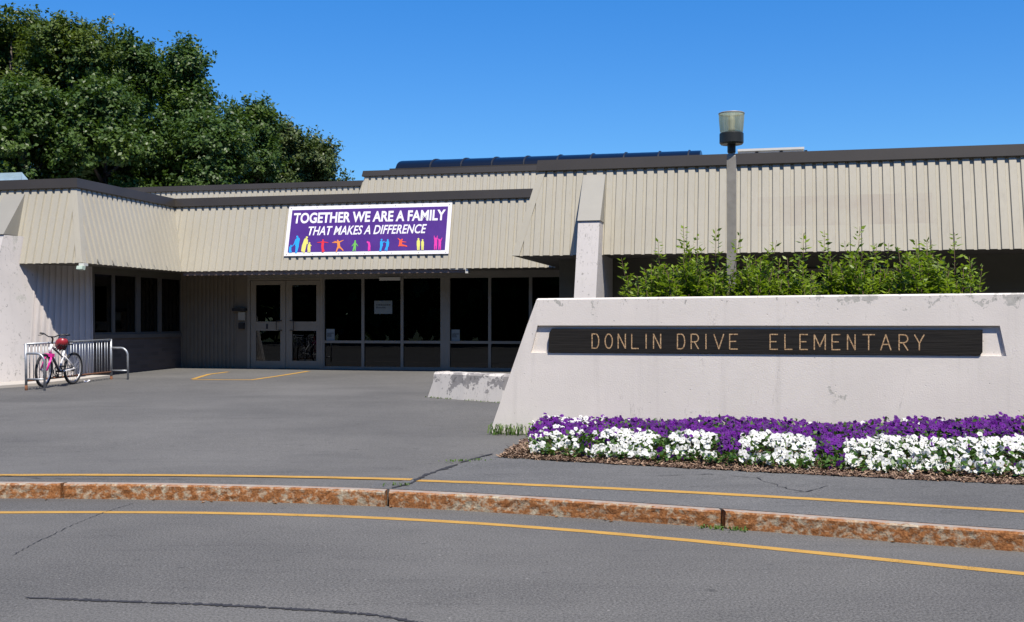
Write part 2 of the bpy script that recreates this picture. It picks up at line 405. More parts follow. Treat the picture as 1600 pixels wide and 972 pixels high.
def ribbon(name, pts, width, m, z0=.006, jag=0., seed=1, build=True):
    """a strip laid on the ground along world points (x, y); z from zfun"""
    rr = random.Random(seed); mb = MB(); L = []
    for i, p in enumerate(pts):
        a = Vector(pts[max(0, i-1)][:2]); b = Vector(pts[min(len(pts)-1, i+1)][:2]); t = (b-a).normalized(); nrm = Vector((-t.y, t.x))
        wv = width[i] if isinstance(width, (list, tuple)) else width
        l = Vector(p[:2])+nrm*(wv/2+rr.uniform(-jag, jag)); r = Vector(p[:2])-nrm*(wv/2+rr.uniform(-jag, jag)); L.append((l, r))
    def gz(q): return (zg(q.x, q.y) if q.y > yk(q.x)+KW*.5 else 0)+z0
    for (a, b), (c, d) in zip(L[:-1], L[1:]):
        mb.poly([(b.x, b.y, gz(b)), (d.x, d.y, gz(d)), (c.x, c.y, gz(c)), (a.x, a.y, gz(a))])
    return struct(mb.build(name, m))
def curve_fit(ps, deg, a, b, step=.15):
    c = np.polyfit([p.x for p in ps], [p.y for p in ps], deg); return [(X, float(np.polyval(c, X))) for X in frange(a, b, step)]
l1 = [G(u, v) for u, v in [(0,743.5),(150,743),(310,744),(470,746.5),(560,748),(640,750.2)]]
l1b = [G(u, v) for u, v in [(655,752.6),(720,754),(800,756.8),(1000,767.5),(1200,777),(1400,788),(1600,801)]]
ribbon('road_line', curve_fit(l1, 2, -9, l1[-1].x+.02), .10, M['yellow'], .008, .004, 3)
ribbon('road_line', curve_fit(l1b, 3, l1b[0].x-.03, 5.2), .10, M['yellow'], .008, .004, 4)
l2 = [G0(u, v) for u, v in [(0,801),(200,801),(400,803.5),(600,809),(800,823),(1000,838),(1200,856),(1400,877),(1600,897)]]
ribbon('road_line', curve_fit(l2, 4, -7, 4.2), .105, M['yellow'], .003, .004, 5)
for pa in ([(302,592.5),(327,585),(357,581.3)], [(300,593.6),(397,593.8)], [(395,593.6),(440,587),(482,580.3)]):
    pts = []
    for (a, b), (c, d) in zip(pa[:-1], pa[1:]):
        for q in range(8): pts.append(G(a+(c-a)*q/8, b+(d-b)*q/8))
    pts.append(G(*pa[-1])); ribbon('road_line', pts, .11, M['yellow'], .005, .008, int(pa[0][0]))
def crack(name, px, fn, width, seed, n=9):
    rr = random.Random(seed); pts = []
    P = [fn(u, v) for u, v in px]
    for a, b in zip(P[:-1], P[1:]):
        for q in range(n):
            p = a.lerp(b, q/n); s = (b-a).length/n*.3; pts.append((p.x+rr.uniform(-s, s), p.y+rr.uniform(-s, s)))
    pts.append((P[-1].x, P[-1].y))
    ws = [width*rr.uniform(.25, 1.25) for _ in pts]; ws[0] = ws[-1] = .004
    return ribbon(name, pts, ws, M['crack'], (.0095 if fn is G else .0045), width*.2, seed)
crack('crack', [(648,752),(668,742),(705,730),(735,719),(770,710)], G, .055, 5)
crack('crack', [(612,764),(640,757),(655,750)], G, .035, 6)
crack('crack', [(40,934.5),(130,938),(220,941.5),(320,945),(420,950),(520,956),(590,962),(660,975)], G0, .050, 7, 30)
crack('crack', [(208,787),(160,802),(120,818),(60,846),(20,868)], G0, .007, 8, 20)
crack('crack', [(1230,765),(1260,770),(1295,760)], G, .02, 9)
crack('crack', [(1060,724),(1130,735),(1200,739)], G, .014, 10)
crack('crack', [(0,744),(60,748),(170,749),(300,750)], G, .012, 25)
crack('crack', [(1020,745),(1110,742),(1180,748),(1230,765)], G, .012, 11)

# ------------------------------------------------------------------ sign wall frame of reference
WA = R(15); cw, sw = math.cos(WA), math.sin(WA); W0 = Vector((-.20, 13.75))
def wallW(x, y, z=0.): return Vector((W0.x+x*cw+y*sw, W0.y-x*sw+y*cw, z))
def wallL(X, Y):
    dx, dy = X-W0.x, Y-W0.y; return (dx*cw-dy*sw, dx*sw+dy*cw)
WZ = .24
# mulch front edge in wall coordinates
mf = [wallL(*G(u, v).xy) for u, v in [(757,712),(830,721),(1000,727),(1140,735),(1300,745),(1450,751),(1600,758)]]
mf_c = np.polyfit([p[0] for p in mf], [p[1] for p in mf], 2)
def bedfront(x): return float(np.polyval(mf_c, max(-.2, min(6.6, x))))
# lighter asphalt patch between the kerb, the crack and the mulch
pm = MB(); PX = frange(-1.30, 9.5, .2); cr = [G(*p) for p in [(640,753),(668,742),(705,730),(735,719),(770,710)]]
def backY(X):
    if X < cr[-1].x: return float(np.interp(X, [c.x for c in cr], [c.y for c in cr]))
    lx = X-W0.x
    for _ in range(6):
        lx = (X-W0.x-bedfront(lx)*sw)/cw
    return wallW(lx, bedfront(lx)).y+.12
def pth(X, t):
    a = yk(X)+KW+.002; b = max(a+.02, backY(X)); Y = a+(b-a)*t; return (X, Y, zg(X, Y)+.004)
pm.grid(pth, PX, frange(0, 1, .08)); struct(pm.build('pavement_patch', M['path'], None, True))

# ------------------------------------------------------------------ school building
B = thing('school_building', 'low tan school building with ribbed metal fascia, dark roof trim and glazed entrance', 'building', (O[0], O[1], 0), (0, 0, -TH))
LIP, TOP, COR, LEAN = 2.83, 4.37, 4.56, .40
XW = -2.72                                       # window wall of the left wing
XS, YW, YE, XR, YR = -2.0, -5.0, -1.25, 6.77, -5.25   # lips: wing side, wing front, entrance, right block corner, right block front
PITCH = .178
PROF = [(0, 1), (.118, 1), (.131, 0), (.182, 0), (.195, 1)]
RIB = .030
def ribbed(name, fn, a0, a1, fmin, fmax, nrm, m, parent, rib=RIB, pitch=PITCH, seed=0):
    """fn(a, t) -> point; ribs run along t; fmin/fmax(a) clip the hips"""
    mb = MB(); n0 = math.floor(a0/pitch)-1; pts = []
    a = n0*pitch; rr = random.Random(seed)
    while a < a1+pitch:
        for da, h in PROF[:-1]:
            q = a+da*pitch/.195
            if a0 <= q <= a1: pts.append((q, h))
        a += pitch
    def hgt(q):
        r = ((q/pitch) % 1)*.195
        return float(np.interp(r, [p[0] for p in PROF], [p[1] for p in PROF]))
    pts = [(a0, hgt(a0))]+pts+[(a1, hgt(a1))]
    nv = Vector(nrm)
    for (a, h), (b, g) in zip(pts[:-1], pts[1:]):
        if b-a < 1e-5: continue
        q = [fn(a, fmin(a))+nv*h*rib, fn(b, fmin(b))+nv*g*rib, fn(b, fmax(b))+nv*g*rib, fn(a, fmax(a))+nv*h*rib]
        mb.poly(q)
    return mb.build(name, m, parent)
cl = lambda x: max(0., min(1., x))
H = TOP-LIP; nz = LEAN/math.hypot(LEAN, H); nh = H/math.hypot(LEAN, H)
def front(ylip): return lambda a, t: Vector((a, ylip+LEAN*t, LIP+H*t))
def sideR(xlip): return lambda a, t: Vector((xlip-LEAN*t, a, LIP+H*t))
one = lambda a: 1.; zero = lambda a: 0.
ribbed('fascia', front(YW), -16, XS, zero, lambda a: cl((XS-a)/LEAN), (0, -nh, nz), M['sheet'], B)
ribbed('fascia', sideR(XS), YW, YE+LEAN, lambda a: cl((a-YE)/LEAN), lambda a: cl((a-YW)/LEAN), (nh, 0, nz), M['sheet'], B)
ribbed('fascia', front(YE), XS-LEAN, XR+LEAN, lambda a: max(cl((XS-a)/LEAN), cl((a-XR)/LEAN)), one, (0, -nh, nz), M['sheet'], B)
ribbed('fascia', lambda a, t: Vector((XR+LEAN*t, a, LIP+H*t)), YR, YE+LEAN, lambda a: cl((a-YE)/LEAN), lambda a: cl((a-YR)/LEAN), (-nh, 0, nz), M['sheet'], B)
ribbed('fascia', front(YR), XR, 24, zero, lambda a: cl((a-XR)/LEAN), (0, -nh, nz), M['sheet_ghost'], B)
for i in range(6):                               # small clips along the lower edge of the left wing's side fascia
    p = sideR(XS)(YW+.55+i*.52, .035)+Vector((RIB+.004, 0, 0)); MB().hexa([(p.x, p.y-.012, p.z-.04), (p.x+.012, p.y-.012, p.z-.04), (p.x+.012, p.y+.012, p.z-.04), (p.x, p.y+.012, p.z-.04)], [(p.x-.022, p.y-.045, p.z+.05), (p.x-.010, p.y-.045, p.z+.05), (p.x-.010, p.y-.025, p.z+.05), (p.x-.022, p.y-.025, p.z+.05)]).build('clip', M['cap'], B)
# hip flashings
for xa, ya, s in ((XS, YW, -1), (XR, YR, 1)):
    a = Vector((xa, ya, LIP)); b = Vector((xa+s*LEAN, ya+LEAN, TOP)); e = .030; g = .10
    o1 = Vector((-s*e, -e, .01))
    fl = MB(); fl.poly([a+o1, a+Vector((s*g, -RIB-.006, .006)), b+Vector((s*g, -RIB-.006, .006)), b+o1])
    fl.poly([a+o1, b+o1, b+Vector((-s*(RIB+.006), g, .006)), a+Vector((-s*(RIB+.006), g, .006))])
    fl.build('corner_flashing', M['sheet'], B)
def cornice(name, path, parent, z0=TOP, z1=COR, ov=.045, lean=.05):
    """path: list of (x, y, mx, my) - plan point at fascia top and mitred outward direction"""
    mb = MB(); pr = [(RIB+ov-.01, z0-.012), (RIB+ov, z0), (RIB+ov-lean*.55, z1), (-.35, z1+.002), (-.35, z0-.012), (-.06, z0-.012)]
    n = len(pr)
    for x, y, mx, my in path:
        for o, z in pr: mb.v.append((x+mx*o, y+my*o, z))
    for i in range(len(path)-1):
        for j in range(n):
            k = (j+1) % n; mb.f.append((i*n+j, i*n+k, (i+1)*n+k, (i+1)*n+j)); mb.mi.append(0)
    mb.f.append(tuple(range(n))); mb.f.append(tuple((len(path)-1)*n+j for j in reversed(range(n)))); mb.mi += [0, 0]
    return mb.build(name, M['trim'], parent)
tx, ty = XS-LEAN, YW+LEAN
cornice('roof_trim', [(-16, ty, 0, -1), (tx, ty, 1, -1)], B)
cornice('roof_trim', [(tx, ty, 1, -1), (tx, YE+LEAN, 1, -1)], B)
cornice('roof_trim', [(tx, YE+LEAN, 1, -1), (XR+LEAN, YE+LEAN, -1, -1)], B)
cornice('roof_trim', [(XR+LEAN, YE+LEAN, -1, -1), (XR+LEAN, YR+LEAN, -1, -1)], B)
cornice('roof_trim', [(XR+LEAN, YR+LEAN, -1, -1), (24, YR+LEAN, 0, -1)], B)
# roofs and soffits (sheets inside the parapet and above the openings)
MB().poly([(-16, ty+.3, 4.30), (tx-.3, ty+.3, 4.30), (tx-.3, YE+LEAN+.3, 4.30), (tx-.3, 14, 4.30), (-16, 14, 4.30)]).poly(
    [(tx-.3, YE+LEAN+.3, 4.30), (XR+LEAN+.3, YE+LEAN+.3, 4.30), (XR+LEAN+.3, 14, 4.30), (tx-.3, 14, 4.30)]).poly(
    [(XR+LEAN+.3, YR+LEAN+.3, 4.30), (24, YR+LEAN+.3, 4.30), (24, 14, 4.30), (XR+LEAN+.3, 14, 4.30)]).build('roof', M['roof'], B)
MB().poly([(-16, YW+.02, LIP+.012), (-16, 0.1, LIP+.012), (XS-.02, 0.1, LIP+.012), (XS-.02, YW+.02, LIP+.012)]).poly(
    [(XS-.02, YE+.02, LIP+.012), (XS-.02, .1, LIP+.012), (XR+.02, .1, LIP+.012), (XR+.02, YE+.02, LIP+.012)]).poly(
    [(XR+.02, YR+.02, LIP+.012), (XR+.02, .1, LIP+.012), (24, .1, LIP+.012), (24, YR+.02, LIP+.012)]).build('soffit', M['soffit'], B)
# back and outer walls of the shell
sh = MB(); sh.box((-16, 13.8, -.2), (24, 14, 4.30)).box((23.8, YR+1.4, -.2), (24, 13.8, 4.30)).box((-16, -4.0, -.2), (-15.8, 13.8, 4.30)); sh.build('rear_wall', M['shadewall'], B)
# clerestory volume and low parapet behind
YU = 3.0; x0u = xl(554, YU); ZU0, ZU1 = zl(700, 271.5, YU), zl(700, 263.0, YU)
lu = .17/.45
def upper(a, t): return Vector((a, YU-.3+.3*t, 4.31+(ZU0-4.31)*t))
ribbed('fascia', upper, x0u-.0, 14, zero, lambda a: cl((a-x0u)/.30+.02), (0, -1, .2), M['sheet'], B)
cornice('roof_trim', [(x0u+.30, YU, -1, -1), (14, YU, 0, -1)], B, ZU0, ZU1)
ribbed('fascia', lambda a, t: Vector((x0u+.30*t, a, 4.31+(ZU0-4.31)*t)), YU-.3, 11, zero, lambda a: cl((a-YU+.3)/.3), (-1, 0, .2), M['sheet'], B)
cornice('roof_trim', [(x0u+.30, 11, -1, 0), (x0u+.30, YU, -1, -1)], B, ZU0, ZU1)
MB().poly([(x0u+.5, YU+.2, ZU1-.1), (14, YU+.2, ZU1-.1), (14, 11, ZU1-.1), (x0u+.5, 11, ZU1-.1)]).build('roof', M['roof'], B)
YP = 6.0; ZP0, ZP1 = zl(400, 295.5, YP), zl(400, 287.3, YP)
def lowp(a, t): return Vector((a, YP-.25+.25*t, 4.31+(ZP0-4.31)*t))
ribbed('fascia', lowp, -9.5, x0u+.25, zero, one, (0, -1, .2), M['sheet'], B)
cornice('roof_trim', [(-9.5, YP, 0, -1), (x0u+.25, YP, 0, -1)], B, ZP0, ZP1)
# barrel skylight
ys = 6.2; xa, xb = xl(607, ys), xl(1096, ys); zc = zl(850, 257, ys); rr_, hh = 1.0, .365
sk = MB(); NS = 14; nseg = 10
def arc(x, q, k=1.): return (x, ys+rr_-rr_*math.cos(q)*k, zc+hh*math.sin(q)*k+.0)
sk.grid(lambda x, q: arc(x, q), [xa+.22, xb-.05], [math.pi*i/NS for i in range(NS+1)])
for xe, xi in ((xa, xa+.22), (xb, xb-.05)):
    sk.grid(lambda t, q: (xe+(xi-xe)*math.sin(t), ys+rr_-rr_*math.cos(q)*(.55+.45*math.sin(t)), zc+hh*math.sin(q)*math.sin(t)), [math.pi/2*i/6 for i in range(7)], [math.pi*i/NS for i in range(NS+1)])
sko = sk.build('skylight', M['acrylic'], B, True)
rb = MB(); px_ = [672,720,768,818,870,922,974,1028,1075]
for u in px_:
    x = xl(u, ys); rb.tube([arc(x, math.pi*i/NS, 1.012) for i in range(NS+1)], .028, 6)
rb.build('glazing_bar', M['black'], sko)
MB().box((xa+.05, ys-.06, ZU1-.12), (xb-.02, ys+2.06, zc+.02)).build('kerb_frame', M['trim'], sko)
# pale sloping skylight over the left wing
xq = xl(28, 4.0); zq = zl(12, 276, 4.0)
MB().hexa([(-16, 4, 4.31), (xq, 4, 4.31), (xq, 7, 4.31), (-16, 7, 4.31)], [(-16, 4.3, zq+.02), (xq-.1, 4.3, zq-.02), (xq-1.0, 5.5, zq+.35), (-16, 5.5, zq+.35)]).build('skylight', M['skyglass'], B)['label'] = 'pale blue sloping skylight at the left roof edge'

# entrance: ribbed side wall, doors, shop-front glazing
def plane_ribs(name, x0, x1, y, z0, z1, m, rib=.018, pitch=.105):
    return ribbed(name, lambda a, t: Vector((a, y, z0+(z1-z0)*t)), x0, x1, zero, one, (0, -1, 0), m, B, rib, pitch)
xD0, xD1 = xl(388, 0), xl(505, 0)
ZH = 2.715                                       # head of the glazing
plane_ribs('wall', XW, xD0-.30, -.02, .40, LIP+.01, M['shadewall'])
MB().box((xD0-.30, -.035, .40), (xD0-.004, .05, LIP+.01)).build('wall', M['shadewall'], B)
x8 = xl(690, 0); x9 = xl(703.5, 0); x10 = xl(893, 0)
GZ0, GZ1, TR0, TR1 = .57, ZH, 1.185, 1.245
MB().box((xD0, -.05, ZH), (x10+.06, .08, LIP+.011)).build('lintel', M['frame'], B)
MB().box((xD1+.01, -.045, .35), (x10+.06, .10, GZ0)).build('sill_kerb', M['soffit'], B)
df = MB().box((xD0, -.055, .50), (xD0+.065, .06, ZH-.002)).box((xD1-.05, -.055, .50), (xD1+.012, .06, ZH-.002)).box((xD0+.067, -.052, ZH-.05), (xD1-.052, .06, ZH-.003)).box((xD0+.067, -.04, .46), (xD1-.052, .1, .575))
df.build('door_frame', M['door'], B)
for (ua, ub, ul, ur, side) in ((392.3, 446.8, 400.6, 438.7, 1), (447.6, 503, 457, 495, -1)):
    xa_, xb_, la, lb = xl(ua, 0), xl(ub, 0), xl(ul, 0), xl(ur, 0)
    z = [.585, zl(ul, 563.7, 0), zl(ul, 516.7, 0), zl(ul, 502.5, 0), zl(ul, 445.5, 0), ZH-.06]
    d = MB()
    d.box((xa_, -.025, z[0]), (la, .02, z[5])).box((lb, -.025, z[0]), (xb_, .02, z[5]))
    for a, b in ((z[0], z[1]), (z[2], z[3]), (z[4], z[5])): d.box((la+.001, -.024, a), (lb-.001, .019, b))
    do = d.build('door', M['door'], B)
    for a, b in ((z[1], z[2]), (z[3], z[4])):
        MB().box((la+.002, -.006, a+.002), (lb-.002, 0.0, b-.002)).build('pane', M['glass'], do)
    xh = (lb+.03) if side == 1 else (la-.03); xi = xh-side*.10
    hz0, hz1 = zl(440, 516, 0), zl(440, 501, 0)
    h = MB().tube([(xh, -.026, hz1), (xh, -.085, hz1), (xi, -.095, hz1-.005), (xi, -.095, hz0+.005), (xh, -.085, hz0), (xh, -.026, hz0)], .011, 8)
    h.build('handle', M['black'], do, True)
    if side == 1:
        MB().box((xl(416.5, 0), -.030, zl(417, 514, 0)), (xl(419.5, 0), -.0255, zl(417, 506, 0))).build('keypad', M['black'], do)
def bay(xs_, m, endL, endR):
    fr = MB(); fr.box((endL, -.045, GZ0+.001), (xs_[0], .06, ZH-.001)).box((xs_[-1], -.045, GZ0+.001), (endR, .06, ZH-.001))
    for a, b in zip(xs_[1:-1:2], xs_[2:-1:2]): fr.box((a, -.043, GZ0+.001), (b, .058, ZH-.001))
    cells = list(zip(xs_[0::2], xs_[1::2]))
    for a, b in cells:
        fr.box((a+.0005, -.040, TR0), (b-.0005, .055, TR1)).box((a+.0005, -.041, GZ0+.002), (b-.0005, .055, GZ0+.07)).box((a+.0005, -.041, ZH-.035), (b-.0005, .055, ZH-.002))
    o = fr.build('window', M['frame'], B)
    for a, b in cells:
        for p, q in ((GZ0+.07, TR0), (TR1, ZH-.035)):
            MB().box((a+.001, -.004, p+.001), (b-.001, .002, q-.001)).build('pane', M['glass'], o)
    return o
X = lambda u: xl(u, 0)
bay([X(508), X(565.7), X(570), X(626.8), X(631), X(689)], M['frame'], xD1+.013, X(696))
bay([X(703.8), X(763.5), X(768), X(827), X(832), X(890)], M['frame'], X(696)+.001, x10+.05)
# dark rooms behind the glass
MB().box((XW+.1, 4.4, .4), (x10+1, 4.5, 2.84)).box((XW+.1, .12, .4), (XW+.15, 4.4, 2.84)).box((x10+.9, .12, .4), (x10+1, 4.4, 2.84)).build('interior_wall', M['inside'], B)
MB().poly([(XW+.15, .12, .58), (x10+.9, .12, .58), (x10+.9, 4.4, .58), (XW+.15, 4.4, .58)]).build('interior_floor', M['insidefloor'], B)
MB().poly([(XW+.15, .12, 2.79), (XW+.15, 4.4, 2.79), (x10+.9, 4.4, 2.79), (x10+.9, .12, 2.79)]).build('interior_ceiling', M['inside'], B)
MB().box((X(595), -.10, zl(610, 438.5, 0)), (X(627), -.046, zl(610, 433.5, 0))).build('light_fitting', M['offwhite'], B)
# gutter under the entrance lip
gx1 = xl(727, YE)
MB().box((XS+.04, YE+.03, LIP-.085), (gx1, YE+.17, LIP-.012)).box((XS+.04, YE+.025, LIP-.012), (gx1, YE+.18, LIP+.0)).build('gutter', M['gutter'], B)
MB().box((gx1+.001, YE+.0, LIP-.10), (gx1+.06, YE+.19, LIP-.0)).box((gx1-.35, YE-.008, LIP-.018), (gx1, YE+.024, LIP-.004)).build('gutter_end', M['offwhite'], B)
# left wing: window wall over brick, oblique ribbed wall, pier
yA, yB = yl(144.5, XW), -.02
bz = zlx(215, 528, XW); sz0 = zlx(215, 521.5, XW); hz = zlx(215, 430, XW)
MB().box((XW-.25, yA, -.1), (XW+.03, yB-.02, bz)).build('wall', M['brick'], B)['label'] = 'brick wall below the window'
MB().box((XW-.1, yA+.002, bz+.001), (XW+.06, yB-.02, sz0)).build('window_sill', M['soffit'], B)
MB().box((XW-.2, yA, hz), (XW+.03, yB-.02, LIP+.011)).build('lintel', M['siding'], B)
cells = [(144.8, 173.5), (178, 211), (218, 246), (251, 281)]
wm = MB(); ys_ = [[yl(a, XW), yl(b, XW)] for a, b in cells]; ys_[0][0] = yA+.03
wm.box((XW-.05, yA+.001, sz0), (XW+.03, ys_[0][0], hz)); wm.box((XW-.05, ys_[-1][1], sz0), (XW+.03, yB-.02, hz))
for a, b in zip(ys_[:-1], ys_[1:]): wm.box((XW-.05, a[1], sz0), (XW+.03, b[0], hz))
for a, b in ys_: wm.box((XW-.048, a+.0005, sz0+.001), (XW+.025, b-.0005, sz0+.04)).box((XW-.048, a+.0005, hz-.04), (XW+.025, b-.0005, hz-.001))
wo = wm.build('window', M['soffit'], B)
for a, b in ys_: MB().box((XW-.006, a+.001, sz0+.041), (XW, b-.001, hz-.041)).build('pane', M['glass'], wo)
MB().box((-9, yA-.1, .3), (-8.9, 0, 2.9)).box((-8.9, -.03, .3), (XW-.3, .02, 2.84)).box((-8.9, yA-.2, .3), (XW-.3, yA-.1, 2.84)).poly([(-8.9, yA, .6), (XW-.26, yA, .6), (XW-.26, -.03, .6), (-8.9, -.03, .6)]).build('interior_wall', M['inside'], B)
# piers: (y, z) profile with a sheet metal cap
def pier(xc0, xc1, ylip, yback, label):
    ymid = ylip-.28; zc_ = 3.40
    yb = ymid-1.04*(zc_-.2)/3.2
    MB().hexa([(xc0, yb, .2), (xc1, yb, .2), (xc1, yback, .2), (xc0, yback, .2)], [(xc0, ymid, zc_), (xc1, ymid, zc_), (xc1, yback, zc_), (xc0, yback, zc_)]).build('pier', M['pier_concrete'], B)['label'] = label
    e = .012; zt = 4.27; yt = ylip+LEAN*(zt-LIP)/H-.02
    MB().hexa([(xc0-e, ymid-.03, zc_+.004), (xc1+e, ymid-.03, zc_+.004), (xc1+e, yback, zc_+.004), (xc0-e, yback, zc_+.004)],
              [(xc0-e, yt-.02, zt), (xc1+e, yt-.02, zt), (xc1+e, yt+.3, zt), (xc0-e, yt+.3, zt)]).build('pier_cap', M['cap'], B)
xp0 = xl(903.5, YR-.28); pier(xp0, xp0+.37, YR, -3.9, 'white concrete pier right of the entrance')
xq1 = xl(6, YW-.28); pier(xq1-.45, xq1, YW, -3.9, 'white concrete pier at the left edge')
# oblique wall from the left pier back to the window wall
P0t = Vector((xq1+.02, YW-.02, LIP+.011)); P0b = Vector((xq1+.36, YW-.80, .35)); P1t = Vector((XW-.02, yA, LIP+.011)); P1b = Vector((XW+.02, yA, .35))
nv_ = Vector((.86, -.5, 0))
def obl(a, t): b = P0b.lerp(P1b, a); c = P0t.lerp(P1t, a); return b.lerp(c, t)
Lw = (P1t-P0t).length
ribbed('wall', lambda a, t: obl(a/Lw, t), .42, Lw, zero, one, nv_, M['ribwall'], B, .022, .125)['label'] = 'ribbed white wall between the pier and the window'
def pside(zf, q):                                 # battered flank of the pier, turning into the ribbed wall
    f = Vector((xq1+.004, YW-.28-1.04*(3.40-zf)/3.2, zf)); t = min(1, (zf-.35)/(LIP+.011-.35)); r_ = obl(.42/Lw, t)+nv_*.022
    if zf > LIP: r_ = Vector((r_.x, r_.y+LEAN*(zf-LIP)/H, zf))
    return f.lerp(r_, q)+Vector((.055, -.03, 0))*math.sin(q*math.pi)*max(0, 1.1-t)
pf = MB().grid(pside, frange(.35, LIP, .2)+frange(LIP+.004, 3.39, .1), frange(0, 1, .125)); pf.build('pier_side', M['pier_concrete'], B, True)
# right block: walls under the lip
YB = -3.85
rw = MB(); rw.box((XR+.55, YB, .2), (24, YB+.15, 1.95)).box((XR+.55, YB+.012, 1.95), (24, YB+.15, 2.0)).box((XR+.55, YB, 2.0), (24, YB+.15, LIP+.011)).box((XR+.55, YB+.15, .2), (XR+.70, .2, LIP+.011))
rw.build('wall', M['siding'], B)
wx0, wx1 = xl(1045, YB), xl(1510, YB); nW = 4
wfm = MB(); stp = (wx1-wx0)/nW
for i in range(nW+1): wfm.box((wx0+i*stp-.035, YB-.04, 1.35), (wx0+i*stp+.035, YB-.001, 2.62))
for i in range(nW):
    a, b = wx0+i*stp+.036, wx0+(i+1)*stp-.036
    wfm.box((a, YB-.038, 1.35), (b, YB-.001, 1.42)).box((a, YB-.038, 2.55), (b, YB-.001, 2.62))
wfo = wfm.build('window', M['frame'], B)
for i in range(nW): MB().box((wx0+i*stp+.037, YB-.016, 1.421), (wx0+(i+1)*stp-.037, YB-.01, 2.549)).build('pane', M['acrylic'], wfo)

# things fixed to the building
def onB(x, y, z): return toW(x, y, z)
bn_x0 = xl(444.2, YE+.05); zb0 = zl(444, 400.4, YE+.09)
tilt = math.atan2(LEAN, H)
frac = (zb0-LIP)/H
BW = (xl(702, YE+.09)-bn_x0); BH = 1.175
ban = thing('banner', 'purple school banner with white lettering and colourful child silhouettes hung on the tan fascia', 'banner',
            onB(bn_x0, YE+LEAN*frac-RIB-.035, zb0), (-tilt, 0, -TH))
k = NT('banner_purple').set(.45, 0, .4); k.color(k.mix(k.ramp(k.noise(3, 3), .3, .7), (.070, .022, .19), (.085, .028, .225))); k.bump(k.noise(1.6, 2, .5, (1.5, 1, 1)), .25, .06); M['banner'] = k.m
M['bwhite'] = plain('banner_white', (.80, .78, .80), .5, 0, .02)
MB().box((0, .004, 0), (BW, .016, BH)).build('cloth', M['bwhite'], ban)
MB().box((.085, 0, .085), (BW-.085, .0035, BH-.085)).build('printed_field', M['banner'], ban)
def text_mesh(name, s, m, parent, x, z, width, height, shear=0., bold=.02, y=-.003, space=1.):
    cu = bpy.data.curves.new(name, 'FONT'); cu.body = s; cu.shear = shear; cu.offset = bold; cu.space_character = space; cu.extrude = .0; cu.resolution_u = 4
    t = bpy.data.objects.new(name, cu); col.objects.link(t); bpy.context.view_layer.update()
    me = bpy.data.meshes.new_from_object(t.evaluated_get(bpy.context.evaluated_depsgraph_get())); bpy.data.objects.remove(t)
    co = np.array([v.co[:] for v in me.vertices]); a, b = co.min(0), co.max(0)
    for v, c in zip(me.vertices, co): v.co = (x+(c[0]-a[0])/(b[0]-a[0])*width, y, z+(c[1]-a[1])/(b[1]-a[1])*height)
    me.materials.clear(); me.materials.append(m); me.name = name
    o = bpy.data.objects.new(name, me); col.objects.link(o); o.parent = parent; return o
text_mesh('lettering', 'TOGETHER WE ARE A FAMILY', M['bwhite'], ban, .14, .765, BW-.27, .255, .0, .032, space=1.0)
text_mesh('lettering', 'THAT MAKES A DIFFERENCE', M['bwhite'], ban, .53, .475, BW-1.07, .215, .22, .018, space=1.0)
# silhouettes, drawn from limbs (x, z in banner pixels: 445..702 wide)
cols = {'blue': (.02, .36, .80), 'yellow': (.72, .68, .16), 'red': (.72, .03, .05), 'orange': (.80, .26, .05), 'green': (.16, .50, .08), 'pink': (.72, .04, .36), 'vermilion': (.85, .10, .04)}
CM = {c: plain('print_'+c, v, .5, 0, .02) for c, v in cols.items()}
def figure(color, parts, ox, label=None):
    """parts: ('e', cx, cy, rx, ry) ellipses and ('l', x0, y0, w0, x1, y1, w1) limbs, in zoomed picture units"""
    mb = MB(); off = 0.
    X_ = lambda u: (u-443.9)/257.5*BW
    for p in parts:
        off -= .00035
        if p[0] == 'e': pts = [(p[1]+p[3]*math.cos(q), p[2]+p[4]*math.sin(q)) for q in [2*math.pi*i/14 for i in range(14)]]
        else:
            a, b = Vector(p[1:3]), Vector(p[4:6]); d = (b-a).normalized(); n = Vector((-d.y, d.x)); pts = []
            for i in range(7): q = math.pi*(i/6); v = a+(n*math.cos(q)-d*math.sin(q))*p[3]; pts.append((v.x, v.y))
            for i in range(7): q = math.pi*(i/6); v = b+(-n*math.cos(q)+d*math.sin(q))*p[6]; pts.append((v.x, v.y))
        out = []
        for px, py in pts:
            u = ox+px/11.85; v = 360+py/11.85; base = 400.6-3.4*(u-444)/258
            t = (base-v)/83.; out.append((X_(u-8.6*t), -.003+off, t*BH))
        a = sum(out[i][0]*out[(i+1) % len(out)][2]-out[(i+1) % len(out)][0]*out[i][2] for i in range(len(out)))
        mb.poly(out if a > 0 else out[::-1])
    o = mb.build('printed_figure', CM[color], ban); o['label'] = label
E_ = lambda *a: ('e',)+a; L_ = lambda *a: ('l',)+a
figure('blue', [E_(246,100,20,22), L_(262,150,34,240,270,34), L_(242,280,26,225,400,15), L_(258,280,20,235,395,12), E_(222,412,22,9), L_(228,160,18,185,255,9), L_(185,255,9,150,290,6), E_(128,275,15,15), L_(115,310,20,110,370,22), L_(100,370,12,100,405,12), L_(122,370,12,130,405,12), L_(118,305,10,150,292,6)], 445, 'blue adult and child')
figure('yellow', [E_(430,115,21,22), L_(410,165,34,375,290,40), L_(375,290,42,345,375,24), L_(395,300,20,375,410,14), L_(440,165,12,440,240,10), E_(480,228,17,17), L_(475,270,26,468,350,28), L_(458,350,13,455,405,11), L_(488,350,13,484,405,11), L_(495,262,10,512,280,8)], 445, 'yellow adult and child')
figure('red', [E_(738,170,15,17), L_(735,205,24,728,280,24), L_(725,290,24,735,390,20), L_(745,360,14,755,380,12), L_(720,208,11,630,218,5), L_(750,208,11,835,220,5), E_(725,405,16,6)], 445, 'red child with arms out')
